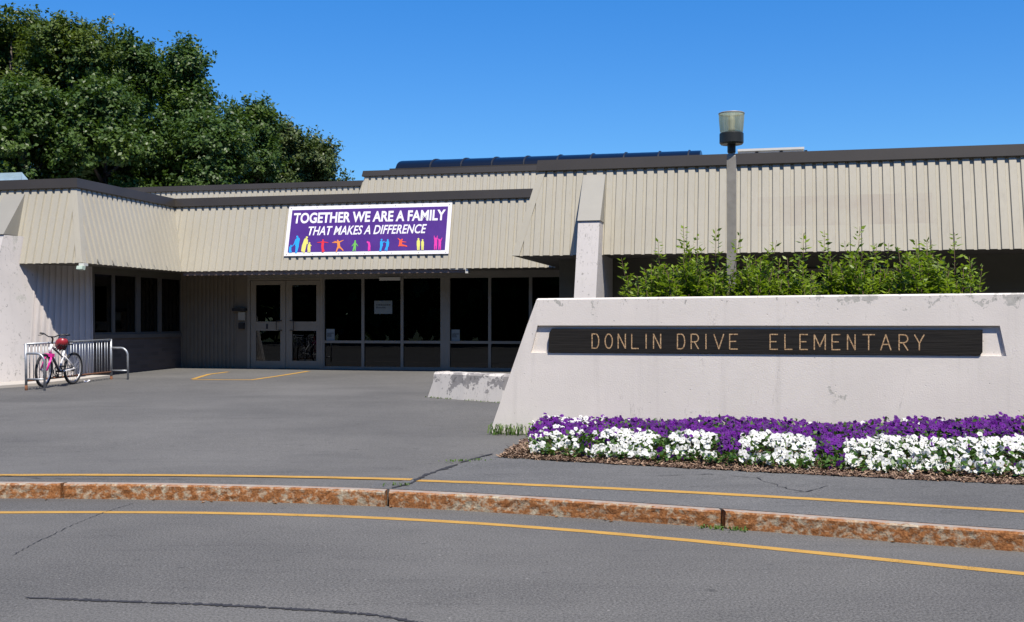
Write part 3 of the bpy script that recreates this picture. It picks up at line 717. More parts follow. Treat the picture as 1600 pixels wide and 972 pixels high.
figure('orange', [E_(1015,182,15,16), L_(1028,215,26,1035,310,26), L_(1010,215,13,910,222,5), L_(1045,210,12,1120,175,5), L_(1018,310,15,985,400,9), L_(1055,310,15,1115,375,9), L_(985,200,8,940,198,4)], 445, 'orange child leaping')
figure('green', [E_(1342,195,16,18), L_(1338,230,20,1332,300,22), L_(1325,300,14,1300,385,10), L_(1342,300,14,1340,375,10), L_(1325,240,9,1280,292,5), L_(1355,240,9,1392,290,5)], 445, 'green child walking')
figure('pink', [E_(92,215,18,20), L_(115,225,20,125,300,22), L_(112,310,15,105,380,9), L_(128,310,14,132,375,9)], 570, 'pink child looking down')
figure('blue', [E_(352,170,17,18), L_(345,215,24,348,280,26), L_(345,290,20,325,375,15), L_(370,225,10,400,200,7), E_(325,384,22,7), E_(466,178,17,18), L_(465,220,26,458,290,24), L_(455,300,16,445,378,9), L_(448,295,14,412,375,9), L_(445,225,10,415,220,7)], 570, 'two blue figures facing each other')
figure('vermilion', [E_(728,168,14,16), L_(705,195,25,695,260,26), L_(690,180,12,655,145,6), L_(730,210,9,800,218,5), L_(700,275,22,800,290,9), L_(690,270,16,665,292,9), E_(803,297,18,12)], 570, 'orange red child jumping')
figure('yellow', [E_(1027,160,17,20), L_(1025,205,30,1022,280,30), L_(1008,285,13,1008,368,10), L_(1035,285,13,1032,368,10), E_(1102,180,15,18), L_(1100,220,25,1098,285,25), L_(1086,290,11,1084,366,9), L_(1110,290,11,1106,366,9)], 570, 'two yellow figures side by side')
figure('pink', [E_(1340,150,16,18), L_(1338,185,27,1335,265,26), L_(1318,270,13,1312,360,9), L_(1350,270,13,1342,360,9), L_(1318,170,10,1315,100,5), L_(1360,165,10,1372,100,5), E_(1412,178,15,17), L_(1412,210,24,1408,280,22), L_(1396,285,11,1388,362,8), L_(1420,285,11,1418,362,8), L_(1432,195,9,1455,140,5), L_(1392,190,8,1380,150,5)], 570, 'two pink figures with raised arms')
for i in range(7):
    for zz in (.035, BH-.035): MB().box((.06+i*(BW-.12)/6-.008, -.002, zz-.008), (.06+i*(BW-.12)/6+.008, .004, zz+.008)).build('grommet', M['frame'], ban)

xi0 = xl(378, 0)
ic = thing('intercom', 'pale intercom box with black keypad under a dark bracket left of the doors', 'intercom', onB(xi0, -.036, zl(378, 515, 0)), (0, 0, -TH))
zz0 = zl(378, 515, 0); zt = lambda v: zl(378, v, 0)-zz0
MB().box((xl(374.7, 0)-xi0, -.05, zt(500.5)), (xl(385, 0)-xi0, 0, zt(487.5))).build('box', plain('intercom_beige', (.34, .31, .24), .6), ic)
MB().box((xl(375.3, 0)-xi0, -.06, zt(514)), (xl(383.5, 0)-xi0, 0, zt(504.5))).build('keypad', M['black'], ic)
MB().box((xl(367, 0)-xi0, -.12, zt(486)), (xl(387.5, 0)-xi0, 0, zt(481.5))).build('bracket', M['black'], ic)
for (u0, v0, u1, v1, lab, rows) in ((585, 470, 613, 490.5, 'wide white paper notice with grey lines taped in the middle entrance window', 2), (510, 514, 523, 532.5, 'small upright paper notice in the window beside the doors', 3), (705.5, 515, 718.5, 533, 'small upright paper notice in the window right of the wide mullion', 3)):
    x0, x1 = X(u0), X(u1); z0, z1 = zl(u0, v1, 0), zl(u0, v0, 0)
    nb = thing('notice', lab, 'notice', onB(x0, -.0065, z0), (0, 0, -TH))
    MB().box((0, -.0015, 0), (x1-x0, 0, z1-z0)).build('sheet', M['paper'], nb)
    w_, h_ = x1-x0, z1-z0; rr = random.Random(int(u0))
    for r in range(rows):
        zc_ = h_*(.68-.2*r) if rows == 2 else h_*(.62-.12*r); a = w_*.1
        while a < w_*(.86 if r == 0 else .6):
            b = a+w_*rr.uniform(.05, .11); MB().box((a, -.0032, zc_-h_*.055), (b, -.002, zc_+h_*rr.uniform(.03, .08))).build('print', M['ink'], nb); a = b+w_*.025
fx = xl(128, YW); fz = LIP
fl_ = thing('flood_light', 'small pale security light under the corner of the left fascia', 'light', onB(fx+.0, YW+.02, fz-.02), (0, 0, -TH))
MB().box((-.05, -.05, -.035), (.07, .08, .019)).build('housing', M['offwhite'], fl_)
MB().hexa([(-.06, -.12, -.10), (.07, -.12, -.10), (.07, -.02, -.12), (-.06, -.02, -.12)], [(-.06, -.10, -.036), (.07, -.10, -.036), (.07, .0, -.036), (-.06, .0, -.036)]).build('lamp_head', plain('pale_green_glass', (.45, .55, .45), .2), fl_)
ux0, ux1 = xl(1156, 2.0), xl(1253, 2.0); uz1 = zl(1200, 235.3, 2.0)
un = thing('rooftop_unit', 'pale sheet metal unit on the roof right of the lamp', 'rooftop unit', onB((ux0+ux1)/2, 2.8, 4.31), (0, 0, -TH)); hw = (ux1-ux0)/2; uh = uz1-4.31
MB().box((-hw, -.8, .12), (hw, .8, uh)).build('casing', M['offwhite'], un)
MB().box((-hw-.05, -.85, uh), (hw+.05, .85, uh+.05)).build('lid', M['offwhite'], un)
MB().box((-hw+.1, -.7, 0), (hw-.1, .7, .118)).build('base', M['trim'], un)
for i in range(3): MB().box((-hw+.35+i*.55, -.815, uh-.45), (-hw+.42+i*.55, -.801, uh-.02)).build('slot', M['black'], un)

# pavement slab beside the pier
sb = MB(); f0, f1 = toL(*G(-150, 617).xy), toL(*G(128, 595.5).xy); 
corners = [f0, toL(*G(62, 602.5).xy), f1, (f1[0], -3.6), (-9, -4.6), (-9, -7.2)]
zs = [zg(*toW(*c).xy)+.05 for c in corners]
bm0 = [toW(c[0], c[1], z-.25) for c, z in zip(corners, zs)]; bm1 = [toW(c[0], c[1], z) for c, z in zip(corners, zs)]
struct(sb.hexa(bm0, bm1).build('pavement', M['slab']))

# ------------------------------------------------------------------ sign wall
S = thing('sign_wall', 'long pale battered concrete wall with a recessed dark wooden name board reading DONLIN DRIVE ELEMENTARY', 'sign wall', (W0.x, W0.y, WZ-.15), (0, 0, -WA))
b0 = WZ-.15
XTL, XEND, TH_ = .52, 9.5, .36
def zt_(x): return 1.957+(.030/5.56)*(x-XTL)-b0
rz0, rz1 = 1.2835-b0, 1.622-b0
ra, rb_, rc, rd_ = .45, 5.905, 5.835, .535      # bottom left, bottom right, top right, top left
RD = .036; CH = .018
zb_ = -.12
def xle(z): return -.085+(XTL+.085)*(z-.18)/(zt_(XTL)-.18)   # battered left edge
wl = MB(); EL = lambda z: (xle(z), 0, z)
top_l, top_r = (XTL, 0, zt_(XTL)-CH), (XEND, 0, zt_(XEND)-CH)
rr = random.Random(4)
NZ = 9
def strip(z0, z1, x1):
    a = [EL(z0+(z1-z0)*i/NZ) for i in range(NZ+1)]; return a
wl.poly([EL(zb_), (XEND, 0, zb_), (XEND, 0, rz0), (rb_, 0, rz0), (ra, 0, rz0), EL(rz0)])
wl.poly([EL(rz0), (ra, 0, rz0), (rd_, 0, rz1), EL(rz1)])
wl.poly([(rb_, 0, rz0), (XEND, 0, rz0), (XEND, 0, rz1), (rc, 0, rz1)])
wl.poly([EL(rz1), (rd_, 0, rz1), (rc, 0, rz1), (XEND, 0, rz1), top_r, top_l])
wl.poly([(ra, RD, rz0), (rb_, RD, rz0), (rc, RD, rz1), (rd_, RD, rz1)])
for p, q in (((ra, rz0), (rb_, rz0)), ((rb_, rz0), (rc, rz1)), ((rc, rz1), (rd_, rz1)), ((rd_, rz1), (ra, rz0))):
    wl.poly([(p[0], 0, p[1]), (q[0], 0, q[1]), (q[0], RD, q[1]), (p[0], RD, p[1])])
# chamfer, top, end, back
wl.poly([top_l, top_r, (XEND, CH, zt_(XEND)), (XTL+CH, CH, zt_(XTL))])
wl.poly([(XTL+CH, CH, zt_(XTL)), (XEND, CH, zt_(XEND)), (XEND, TH_, zt_(XEND)), (XTL+CH, TH_, zt_(XTL))])
wl.poly([EL(zb_), EL(rz0), EL(rz1), top_l, (XTL+CH, CH, zt_(XTL)), (XTL+CH, TH_, zt_(XTL)), (xle(zb_), TH_, zb_)])
wl.poly([(xle(zb_), TH_, zb_), (XTL+CH, TH_, zt_(XTL)), (XEND, TH_, zt_(XEND)), (XEND, TH_, zb_)])
wl.poly([(XEND, 0, zb_), (XEND, TH_, zb_), (XEND, TH_, zt_(XEND)), (XEND, CH, zt_(XEND)), top_r])
wl.build('wall', M['sign_concrete'], S)
k = NT('dark_stained_plank').set(.6, 0, .3)
g = k.noise(3, 6, .65, (.7, 8, 14)); k.color(k.mix(k.ramp(g, .3, .75), (.006, .005, .004), (.020, .017, .014))); k.bump(g, .4, .01); M['plank'] = k.m
x0, x1, z0, z1 = .672, 5.655, 1.290-b0, 1.583-b0; yb0, yb1 = RD+.0, -.014
brd = MB(); ring = [(x0, z0), (x1-.03, z0), (x1, z0+.035), (x1, z1-.006), (x0+.045, z1), (x0+.012, z1-.06)]
brd.hexa([(a, yb1, b) for a, b in ring][::-1], [(a, yb0-.001, b) for a, b in ring][::-1])
board = brd.build('name_board', M['plank'], S)
k = NT('routed_letters').set(.7); k.color(k.mix(k.ramp(k.noise(55, 3, .7), .35, .62), (.15, .075, .03), (.62, .42, .23))); M['gilt'] = k.m
lt = MB(); cnt = [0]
def uw(u):                                       # wall x at a column on the wall face
    q = (u-CU)/F; return (q*W0.y-W0.x)/(cw+q*sw)
def stroke(a, b, w=.0068):
    cnt[0] += 1; a, b = Vector(a), Vector(b); d = (b-a).normalized(); n = Vector((-d.y, d.x))*w; y = yb1-.0025-.00012*(cnt[0] % 9)
    a = a-d*w*.5; b = b+d*w*.5
    pts = [a+n, a-n, b-n, b+n]; lt.poly([(p.x, y, p.y) for p in pts])
def letter(ch, u0, u1):
    a, b = uw(u0)+.009, uw(u1)-.009; m = (a+b)/2; w_ = b-a; y0, y1 = 1.344-b0, 1.518-b0; h = y1-y0; ym = y0+h*.5
    P = lambda s, t: (a+w_*s, y0+h*t)
    segs = {'N': [((0,0),(0,1)),((0,1),(1,0)),((1,0),(1,1))], 'L': [((0,1),(0,0)),((0,0),(1,0))], 'I': [((.5,0),(.5,1))], 'V': [((0,1),(.5,0)),((.5,0),(1,1))],
        'E': [((0,0),(0,1)),((0,1),(1,1)),((0,.52),(.8,.52)),((0,0),(1,0))], 'M': [((0,0),(0,1)),((0,1),(.5,.2)),((.5,.2),(1,1)),((1,1),(1,0))], 'T': [((0,1),(1,1)),((.5,1),(.5,0))],
        'A': [((0,0),(.5,1)),((.5,1),(1,0)),((.2,.36),(.8,.36))], 'Y': [((0,1),(.5,.45)),((1,1),(.5,.45)),((.5,.45),(.5,0))]}
    if ch in segs:
        for p, q in segs[ch]: stroke(P(*p), P(*q))
    elif ch == 'O':
        pts = [P(.5+.5*math.cos(q)*(1 if abs(math.cos(q)) < .8 else 1), .5+.5*math.sin(q)) for q in [2*math.pi*i/14 for i in range(14)]]
        for p, q in zip(pts, pts[1:]+pts[:1]): stroke(p, q)
    elif ch in 'DR':
        t0 = 0 if ch == 'D' else .48
        stroke(P(0,0), P(0,1)); stroke(P(0,1), P(.55,1)); stroke(P(0,t0), P(.55,t0)); hh_ = (1-t0)/2
        pts = [P(.55+.45*math.sin(q), t0+hh_+hh_*math.cos(q)) for q in [math.pi*i/7 for i in range(8)]]
        for p, q in zip(pts[:-1], pts[1:]): stroke(p, q)
        if ch == 'R': stroke(P(.45,t0), P(1,0))
for ch, a, b in [('D',375,432),('O',465,526),('N',556,616),('L',650,706),('I',745,765),('N',801,861),('D',967,1028),('R',1062,1123),('I',1160,1180),('V',1220,1298),('E',1329,1394)]:
    letter(ch, 840+a/4.444, 840+b/4.444)
for ch, a, b in [('E',292,332),('L',358,397),('E',425,466),('M',489,545),('E',568,611),('N',637,678),('T',705,765),('A',785,838),('R',867,913),('Y',936,986)]:
    letter(ch, 1100+a/2.858, 1100+b/2.858)
lt.build('lettering', M['gilt'], board)

# low worn concrete wall in front of the entrance
lw = MB(); pA, pB = G(667, 620.5), G(782, 629.5); dirv = (pB-pA); dirv.z = 0; pts = [pA.copy(), pA.lerp(pB, .5)+Vector((0, -.04, 0)), pB.copy(), pB+Vector((1.2, -.55, 0)), pB+Vector((2.6, -.9, 0))]
lwT = thing('low_wall', 'low chipped white concrete wall end standing on the asphalt before the entrance windows', 'wall', (pA.x, pA.y, pA.z-.05))
sec = []
fine = []
for a, b in zip(pts[:-1], pts[1:]):
    for i in range(10): fine.append(a.lerp(b, i/10))
fine.append(pts[-1]); rr = random.Random(2)
tang = (pts[2]-pts[0]); tang.z = 0; tang.normalize(); nr = Vector((-tang.y, tang.x, 0))
if nr.y < 0: nr = -nr
for i, p in enumerate(fine):
    s = min(1, i/2.0); zt1 = EYE-(580.5-CV)/F*p.y-.01 if True else 0; zt1 = .83+rr.uniform(-.004, .004)
    off = tang*(.13 if i == 0 else 0)
    q = [p+Vector((0, 0, -.1)), p+Vector((0,0,.0))+nr*.02, Vector((p.x, p.y, zt1-.03))+nr*.085+off, Vector((p.x, p.y, zt1))+nr*.115+off*1.1, Vector((p.x, p.y, zt1))+nr*.42+off*1.1, Vector((p.x, p.y, zt1-.03))+nr*.45+off, p+nr*.5+Vector((0, 0, -.1))]
    q[0].z = q[6].z = zg(p.x, p.y)-.1; q[1].z = zg(p.x, p.y)
    sec.append([v-lwT.location for v in q])
for a, b in zip(sec[:-1], sec[1:]):
    for j in range(6): lw.poly([a[j], b[j], b[j+1], a[j+1]])
lw.poly([v for v in reversed(sec[0])]); lw.poly(sec[-1])
lw.build('wall', M['old_concrete'], lwT)

# ------------------------------------------------------------------ lamp post
LY = 15.5; lp = W(1143, 505, LY); lz = .3
LP = thing('lamp_post', 'grey square lamp post with yellowed cylindrical lamp rising behind the sign wall', 'lamp post', (lp.x, lp.y, lz), (0, 0, -WA))
ZL = lambda v: EYE-(v-CV)/F*LY-lz
MB().box((-.062, -.062, 0), (.062, .062, ZL(245))).hexa([(-.062,-.062,ZL(245)),(.062,-.062,ZL(245)),(.062,.062,ZL(245)),(-.062,.062,ZL(245))], [(-.035,-.035,ZL(239)),(.035,-.035,ZL(239)),(.035,.035,ZL(239)),(-.035,.035,ZL(239))]).build('pole', M['pole'], LP)
MB().lathe([(.0, ZL(240)), (.045, ZL(240)), (.058, ZL(238)), (.058, ZL(225)), (.15, ZL(226)), (.168, ZL(223.5)), (.168, ZL(209)), (.15, ZL(207.5)), (0, ZL(207.5))], 36).build('lamp_base', M['lampblack'], LP, False)
sh_ = MB(); n = 72; prf = [(.150, ZL(207.4)), (.158, ZL(206)), (.170, ZL(190)), (.176, ZL(178.5)), (.172, ZL(177.3)), (.12, ZL(176.6)), (0, ZL(176.0))]
base = len(sh_.v)
for r, z in prf:
    for kk in range(n): q = 2*math.pi*kk/n; r2 = r*(1+(.012 if kk % 2 else -.012)); sh_.v.append((r2*math.cos(q), r2*math.sin(q), z))
for i in range(len(prf)-1):
    for kk in range(n): l = (kk+1) % n; sh_.f.append((i*n+kk, i*n+l, (i+1)*n+l, (i+1)*n+kk)); sh_.mi.append(0)
sh_.build('lamp_shade', M['lampglass'], LP)
MB().lathe([(0, ZL(207)), (.05, ZL(207)), (.05, ZL(200)), (.035, ZL(199)), (.055, ZL(190)), (.04, ZL(183)), (0, ZL(181))], 16).build('bulb', M['offwhite'], LP, True)
MB().lathe([(.177, ZL(178.8)), (.182, ZL(178.4)), (.182, ZL(177.0)), (.174, ZL(176.5))], 36).build('rim', M['pole'], LP, True)

# ------------------------------------------------------------------ foliage helpers
def leaf_mesh(name, pts, size, m, parent=None, aspect=.5, updir=None, jitter=.5, nrm=None):
    """one small pointed leaf at every point, random or biased orientation"""
    n = len(pts); pts = np.asarray(pts, float)
    d = npr.normal(size=(n, 3)) if updir is None else np.asarray(updir)+npr.normal(size=(n, 3))*jitter
    d /= np.linalg.norm(d, axis=1)[:, None]
    e = npr.normal(size=(n, 3)); e[:, 2] += .9 if updir is None else 2.2
    if nrm is not None:
        e = np.asarray(nrm)+npr.normal(size=(n, 3))*.55; e /= np.linalg.norm(e, axis=1)[:, None]; d = d-e*(d*e).sum(1)[:, None]*.85; d /= np.linalg.norm(d, axis=1)[:, None]
    s = np.cross(d, e); s /= np.linalg.norm(s, axis=1)[:, None]+1e-9
    L = size*npr.uniform(.65, 1.25, n)[:, None]
    nn = np.cross(s, d)
    v = np.stack([pts, pts+d*L*.42+s*L*aspect*.5-nn*L*.06, pts+d*L-nn*L*.12, pts+d*L*.42-s*L*aspect*.5-nn*L*.06], 1).reshape(-1, 3)
    f = np.arange(n*4).reshape(n, 4)
    me = bpy.data.meshes.new(name); me.vertices.add(n*4); me.vertices.foreach_set('co', v.ravel())
    me.loops.add(n*4); me.loops.foreach_set('vertex_index', f.ravel().astype(np.int32)); me.polygons.add(n)
    me.polygons.foreach_set('loop_start', (np.arange(n)*4).astype(np.int32))
    me.materials.append(m); me.update(calc_edges=True); me.validate()
    o = bpy.data.objects.new(name, me); col.objects.link(o)
    if parent: o.parent = parent
    return o
def crown_points(rx, rz, zc, nl, seed, zmin=4.):
    """leaf points and facing directions, gathered in sprays at the branch ends: uneven outline, light tops, dark gaps"""
    r = np.random.default_rng(seed); P, N = [], []
    for i in range(nl):
        q = r.uniform(0, 2*np.pi); h = r.uniform(-.85, 1.0); rad = np.sqrt(max(0, 1-h*h))*r.uniform(.42, .93)
        c = np.array([rx*rad*np.cos(q), rx*rad*np.sin(q), zc+rz*h*r.uniform(.76, .95)]); R_ = r.uniform(.65, 1.35)
        if c[2] < zmin: continue
        out = c-np.array([0, 0, zc-rz*.3]); out /= np.linalg.norm(out)
        for j in range(int(34*R_)):
            d = r.normal(size=3); d /= np.linalg.norm(d); d = d*.95+out*.38+np.array([0, 0, .18]); l = R_*r.uniform(.65, 1.0)
            if r.uniform() < .02: l *= 1.4
            n = int(20+26*l); f = r.uniform(.5, 1.03, n)[:, None]
            p = c+d*l*f+r.normal(size=(n, 3))*np.array([.12, .12, .08]); P.append(p)
            v = d/np.linalg.norm(d)+np.array([0, 0, .55]); N.append(np.repeat((v/np.linalg.norm(v))[None], n, 0))
    return np.concatenate(P), np.concatenate(N)
def tree(u, Y, vtop, halfw_px, name, label, mat, seed, dense=1., zlow=4.5, nleaf=16):
    X_ = (u-CU)/F*Y; zt1 = EYE-(vtop-CV)/F*Y; rx = halfw_px/F*Y; zg_ = .5
    t = thing(name, label, 'tree', (X_, Y, zg_), (0, 0, seed*1.3), 'trees behind the school')
    H_ = zt1-zg_; zc_ = (H_+zlow)/2; rz = (H_-zlow)/2*.93
    nl = int(14+rx*rx*1.3*dense+rx*rz*1.9*dense)
    cp_, cn_ = crown_points(rx*.88, rz*.94, zc_, int(nl*1.2), seed, 3.2); leaf_mesh('crown', cp_, .175, mat, t, .62, nrm=cn_)
    b = MB(); r = random.Random(seed)
    top = H_*.85; b.tube([(0, 0, 0), (.06, .03, H_*.3), (-.1, .1, H_*.6), (.05, 0, top)], [.035*H_*.8, .026*H_*.8, .016*H_*.8, .02], 9)
    for i in range(11):
        z = H_*(.28+.5*i/11); q = r.uniform(0, 6.28); l = rx*r.uniform(.5, .85)
        b.tube([(0, 0, z), (math.cos(q)*l*.5, math.sin(q)*l*.5, z+l*.35), (math.cos(q)*l, math.sin(q)*l, z+l*.8)], [.010*H_, .006*H_, .015], 6)
    b.build('trunk', M['bark'], t, True)
    return t
tree(18, 47, -22, 95, 'broadleaf_tree', 'tallest broad green tree at the left edge behind the left wing roof', M['leaf_a'], 21)
tree(112, 45, 0, 66, 'broadleaf_tree', 'tall tree with yellowish leaves and two spiky tops, right of the tallest tree', M['leaf_a'], 22)
tree(212, 48, 52, 52, 'broadleaf_tree', 'mid sized tree with pointed upper shoots in the middle of the tree row', M['leaf_b'], 23)
tree(285, 46, 80, 50, 'broadleaf_tree', 'bushy tree whose upright side shoot stands out against the sky', M['leaf_b'], 24)
tree(384, 50, 160, 46, 'broadleaf_tree', 'rounded mid green tree lower than the trees on its left', M['leaf_b'], 25, 1.2)
tree(446, 53, 188, 40, 'broadleaf_tree', 'olive green tree sloping down over the low back parapet', M['leaf_c'], 26, 1.2)
tree(496, 55, 228, 27, 'broadleaf_tree', 'smallest olive tree at the right end of the tree row', M['leaf_c'], 27, 1.5)
tree(178, 51, 66, 66, 'broadleaf_tree', 'dark tree standing at the back between the tallest tree and the pointed one', M['leaf_b'], 31, 1.2)
tree(322, 43, 190, 56, 'broadleaf_tree', 'bright leafy low tree in front of the row just above the parapet', M['leaf_b'], 28, 1.2)
tree(165, 42, 150, 88, 'broadleaf_tree', 'dark low tree filling the middle of the row above the left roof corner', M['leaf_b'], 29, 1.2)
tree(40, 41, 150, 80, 'broadleaf_tree', 'low dark tree just above the left wing roof beside the pale skylight', M['leaf_b'], 30, 1.2)
# slender leading shoots that break the outline
# woodland mirrored in the windows; height and side arms added to block low sky
wp = []
r = np.random.default_rng(5)
spots = [(-70+140*i/63, -33) for i in range(64)]+[(52, -30+48*i/22) for i in range(23)]+[(-58, -30+40*i/18) for i in range(19)]
for (a, b) in spots:
    c = np.array([a+r.uniform(-1.5, 1.5), b+r.uniform(-4, 4), 0]); hgt = r.uniform(15, 21)
    p = r.normal(size=(520, 3))*np.array([2.4, 2.2, hgt*.27])+np.array([0, 0, hgt*.47]); wp.append(c+p)
wp = np.concatenate(wp); wp = wp[(wp[:, 2] > .1) & (wp[:, 2] < 21)]
tag(leaf_mesh('woodland', wp, 1.7, M['leaf_b'], None, .85), 'dark woodland across the road, with unseen side arms added to block low sky light', 'woodland', None, 'stuff')

# ------------------------------------------------------------------ shrubs behind the sign wall
def shrub(xa, xb, ya, yb, nst, zmean, label, seed, spikes=(), lean=0., leafs=.086):
    r = np.random.default_rng(seed); c = wallW((xa+xb)/2, (ya+yb)/2, .3)
    t = thing('shrub', label, 'shrub', c, (0, 0, 0), 'shrubs behind the sign wall')
    P, D, sb_ = [], [], MB()
    def stem(x, y, top, dx, dy, dens=1., r0=.009):
        b = wallW(x, y, .3)-c; z0 = .3; e = np.array([b.x+dx, b.y+dy, top-.3]); s = np.array([b.x, b.y, 0.])
        L = np.linalg.norm(e-s); n = int((L)/.036*dens); bow = r.normal(size=2)*.05
        sb_.tube([tuple(s), tuple((s+e)/2+np.array([bow[0], bow[1], .06])), tuple(e)], [r0, r0*.75, r0*.35], 5)
        for i in range(n):
            f = i/n; 
            if s[2]+(e[2]-s[2])*f < .95: continue
            p = s+(e-s)*f+np.array([bow[0], bow[1], .06])*4*f*(1-f); q = i*2.4+r.uniform(-.4, .4)
            for sgn in (0, math.pi):
                d = np.array([math.cos(q+sgn), math.sin(q+sgn), .35+.3*f]); P.append(p+d*.012); D.append(d)
            if f > .45 and f < .92 and r.uniform() < .62:         # side twig
                d = np.array([math.cos(q), math.sin(q), .45]); tl = r.uniform(.12, .28)*(1.1-f)*1.6
                for j in range(int(tl/.035)):
                    pp = p+d*(j+1)*.035
                    for sgn in (-1, 1): dd = np.array([-d[1]*sgn, d[0]*sgn, .3])+d*.6; P.append(pp); D.append(dd)
    for i in range(nst):
        x = r.uniform(xa, xb); y = r.uniform(ya, yb); edge = 1-.18*abs((x-(xa+xb)/2)/((xb-xa)/2))**3
        stem(x, y, (zmean+r.normal()*.13)*edge, r.normal()*.14+lean, r.normal()*.10)
    for (x, top, dx) in spikes: stem(x, r.uniform(ya, yb), top, dx, r.normal()*.04, .72, .007)
    leaf_mesh('crown', np.array(P), leafs, M['leaf_shrub'], t, .46, np.array(D), .28)
    sb_.build('stem', M['stem'], t, True)
    return t
HY0, HY1 = 1.25, 2.0
def hx(u, y=1.6): q = (u-CU)/F; return (q*(W0.y+y*cw)-W0.x-y*sw)/(cw+q*sw)
def hz_(u, v, y=1.6): x = hx(u, y); return EYE-(v-CV)/F*(W0.y-x*sw+y*cw)
def sp(*uv): return [(hx(u+d*0), hz_(u, v), d) for u, v, d in uv]
shrub(hx(1006), hx(1128), HY0, HY1, 84, 2.37, 'leafy shrub left of the lamp post with shoots reaching over the sign wall end', 41, sp((1022,372,.0),(1066,352,.02),(1092,366,0),(1117,357,.02))+[(hx(1010), hz_(985, 402), -.35), (hx(1012), hz_(1000, 430), -.3), (hx(1005), hz_(1005, 452), -.2)])
shrub(hx(1140), hx(1262), HY0, HY1, 84, 2.35, 'dense shrub standing right of the lamp post', 42, sp((1160,366,0),(1180,400,0),(1215,378,0),(1255,366,0)))
shrub(hx(1262), hx(1400), HY0, HY1, 98, 2.37, 'dense shrub with two tall shoots in the middle of the hedge behind the sign wall', 43, sp((1290,358,0),(1348,352,-.02),(1320,376,0),(1388,380,0),(1367,378,.0)))
shrub(hx(1400), hx(1500), HY0, HY1, 70, 2.37, 'shrub at the right end of the hedge beside the dark wall', 44, sp((1432,374,0),(1455,372,0),(1488,364,0),(1508,398,.12),(1520,412,.15)))
pl = shrub(hx(1541), hx(1545), 1.0, 1.1, 3, 1.93, 'small sprig just showing above the sign wall right of the hedge', 45, ())

# ------------------------------------------------------------------ flower bed
def bz_(x, y):
    p = wallW(x, y); return zg(p.x, p.y)
bed = MB(); XL0 = mf[0][0]+.18; XL1 = .50
def bedp(x, t):
    """x runs from the ragged left end of the bed, t from the asphalt edge to the wall"""
    xl_ = XL0+(XL1-XL0)*min(1, t*1.25)+.03*math.sin(t*17)
    if x < 1.6: x = xl_+(1.6-xl_)*((x+.36)/1.96)
    f = bedfront(x)+.012*math.sin(x*9)+.01*math.sin(x*23); p = wallW(x, f*(1-t)-.004*t)
    e = min(1, t*4, (x-xl_)*2.5+.0)
    return (p.x, p.y, zg(p.x, p.y)+.008+.075*math.sin(max(0, e)*math.pi/2))
bed.grid(bedp, frange(-.36, 8.6, .12), frange(0, 1, .1)); struct(bed.build('flower_bed', M['soil'], None, True))
cp = []; 
r = np.random.default_rng(3); NCH = 13000
cv = []; cf = []
for i in range(NCH):
    x = r.uniform(-.35, 7.6); t = abs(r.normal())*.16-.012 if i % 4 else r.uniform(0, .8); p = Vector(bedp(x, max(0, min(1, t))))
    if t < 0: p.y -= -t*2
    L = r.uniform(.008, .032); wd = r.uniform(.003, .008); q = r.uniform(0, 6.28); el = r.normal()*.35
    d = Vector((math.cos(q)*math.cos(el), math.sin(q)*math.cos(el), math.sin(el))); s = Vector((-math.sin(q), math.cos(q), r.normal()*.4)); b = p+Vector((0, 0, .006+r.uniform(0, .014)))
    n0 = len(cv); cv += [tuple(b-d*L-s*wd), tuple(b+d*L-s*wd), tuple(b+d*L+s*wd), tuple(b-d*L+s*wd)]; cf.append((n0, n0+1, n0+2, n0+3))
me = bpy.data.meshes.new('bark_mulch'); me.from_pydata(cv, [], cf); me.materials.append(M['chips'])
o = bpy.data.objects.new('bark_mulch', me); col.objects.link(o); tag(o, 'brown bark mulch chips spread along the front of the flower bed', 'mulch', None, 'stuff')

def blossoms(name, pts, nrm, size, mats, parent=None):
    n = len(pts); pts = np.asarray(pts); nrm = np.asarray(nrm); nrm = nrm/np.linalg.norm(nrm, axis=1)[:, None]
    e = npr.normal(size=(n, 3)); a = np.cross(nrm, e); a /= np.linalg.norm(a, axis=1)[:, None]; b = np.cross(nrm, a)
    S_ = (size*npr.uniform(.72, 1.22, n))[:, None]; V = []; K = 10
    V.append(pts-nrm*S_*.45)
    for k_ in range(K):
        q = 2*math.pi*k_/K; V.append(pts-nrm*S_*.08+(a*math.cos(q)+b*math.sin(q))*S_*.22)
    for k_ in range(K):
        q = 2*math.pi*k_/K; rr_ = 1.0 if k_ % 2 == 0 else .80
        V.append(pts+(a*math.cos(q)+b*math.sin(q))*S_*rr_*npr.uniform(.88, 1.1, n)[:, None]-nrm*S_*npr.uniform(-.05, .22, n)[:, None])
    V = np.stack(V, 1).reshape(-1, 3); st_ = 1+2*K; F_, MI = [], []
    for i in range(n):
        o_ = i*st_
        for k_ in range(K):
            l = (k_+1) % K
            F_.append((o_, o_+1+k_, o_+1+l)); MI.append(1)
            F_.append((o_+1+k_, o_+1+K+k_, o_+1+K+l, o_+1+l)); MI.append(0)
    me = bpy.data.meshes.new(name); me.from_pydata(V.tolist(), [], F_)
    for m in mats: me.materials.append(m)
    me.polygons.foreach_set('material_index', MI); me.update()
    o = bpy.data.objects.new(name, me); col.objects.link(o)
    if parent: o.parent = parent
    return o
def bx(u, y): q = (u-CU)/F; return (q*(W0.y+y*cw)-W0.x-y*sw)/(cw+q*sw)
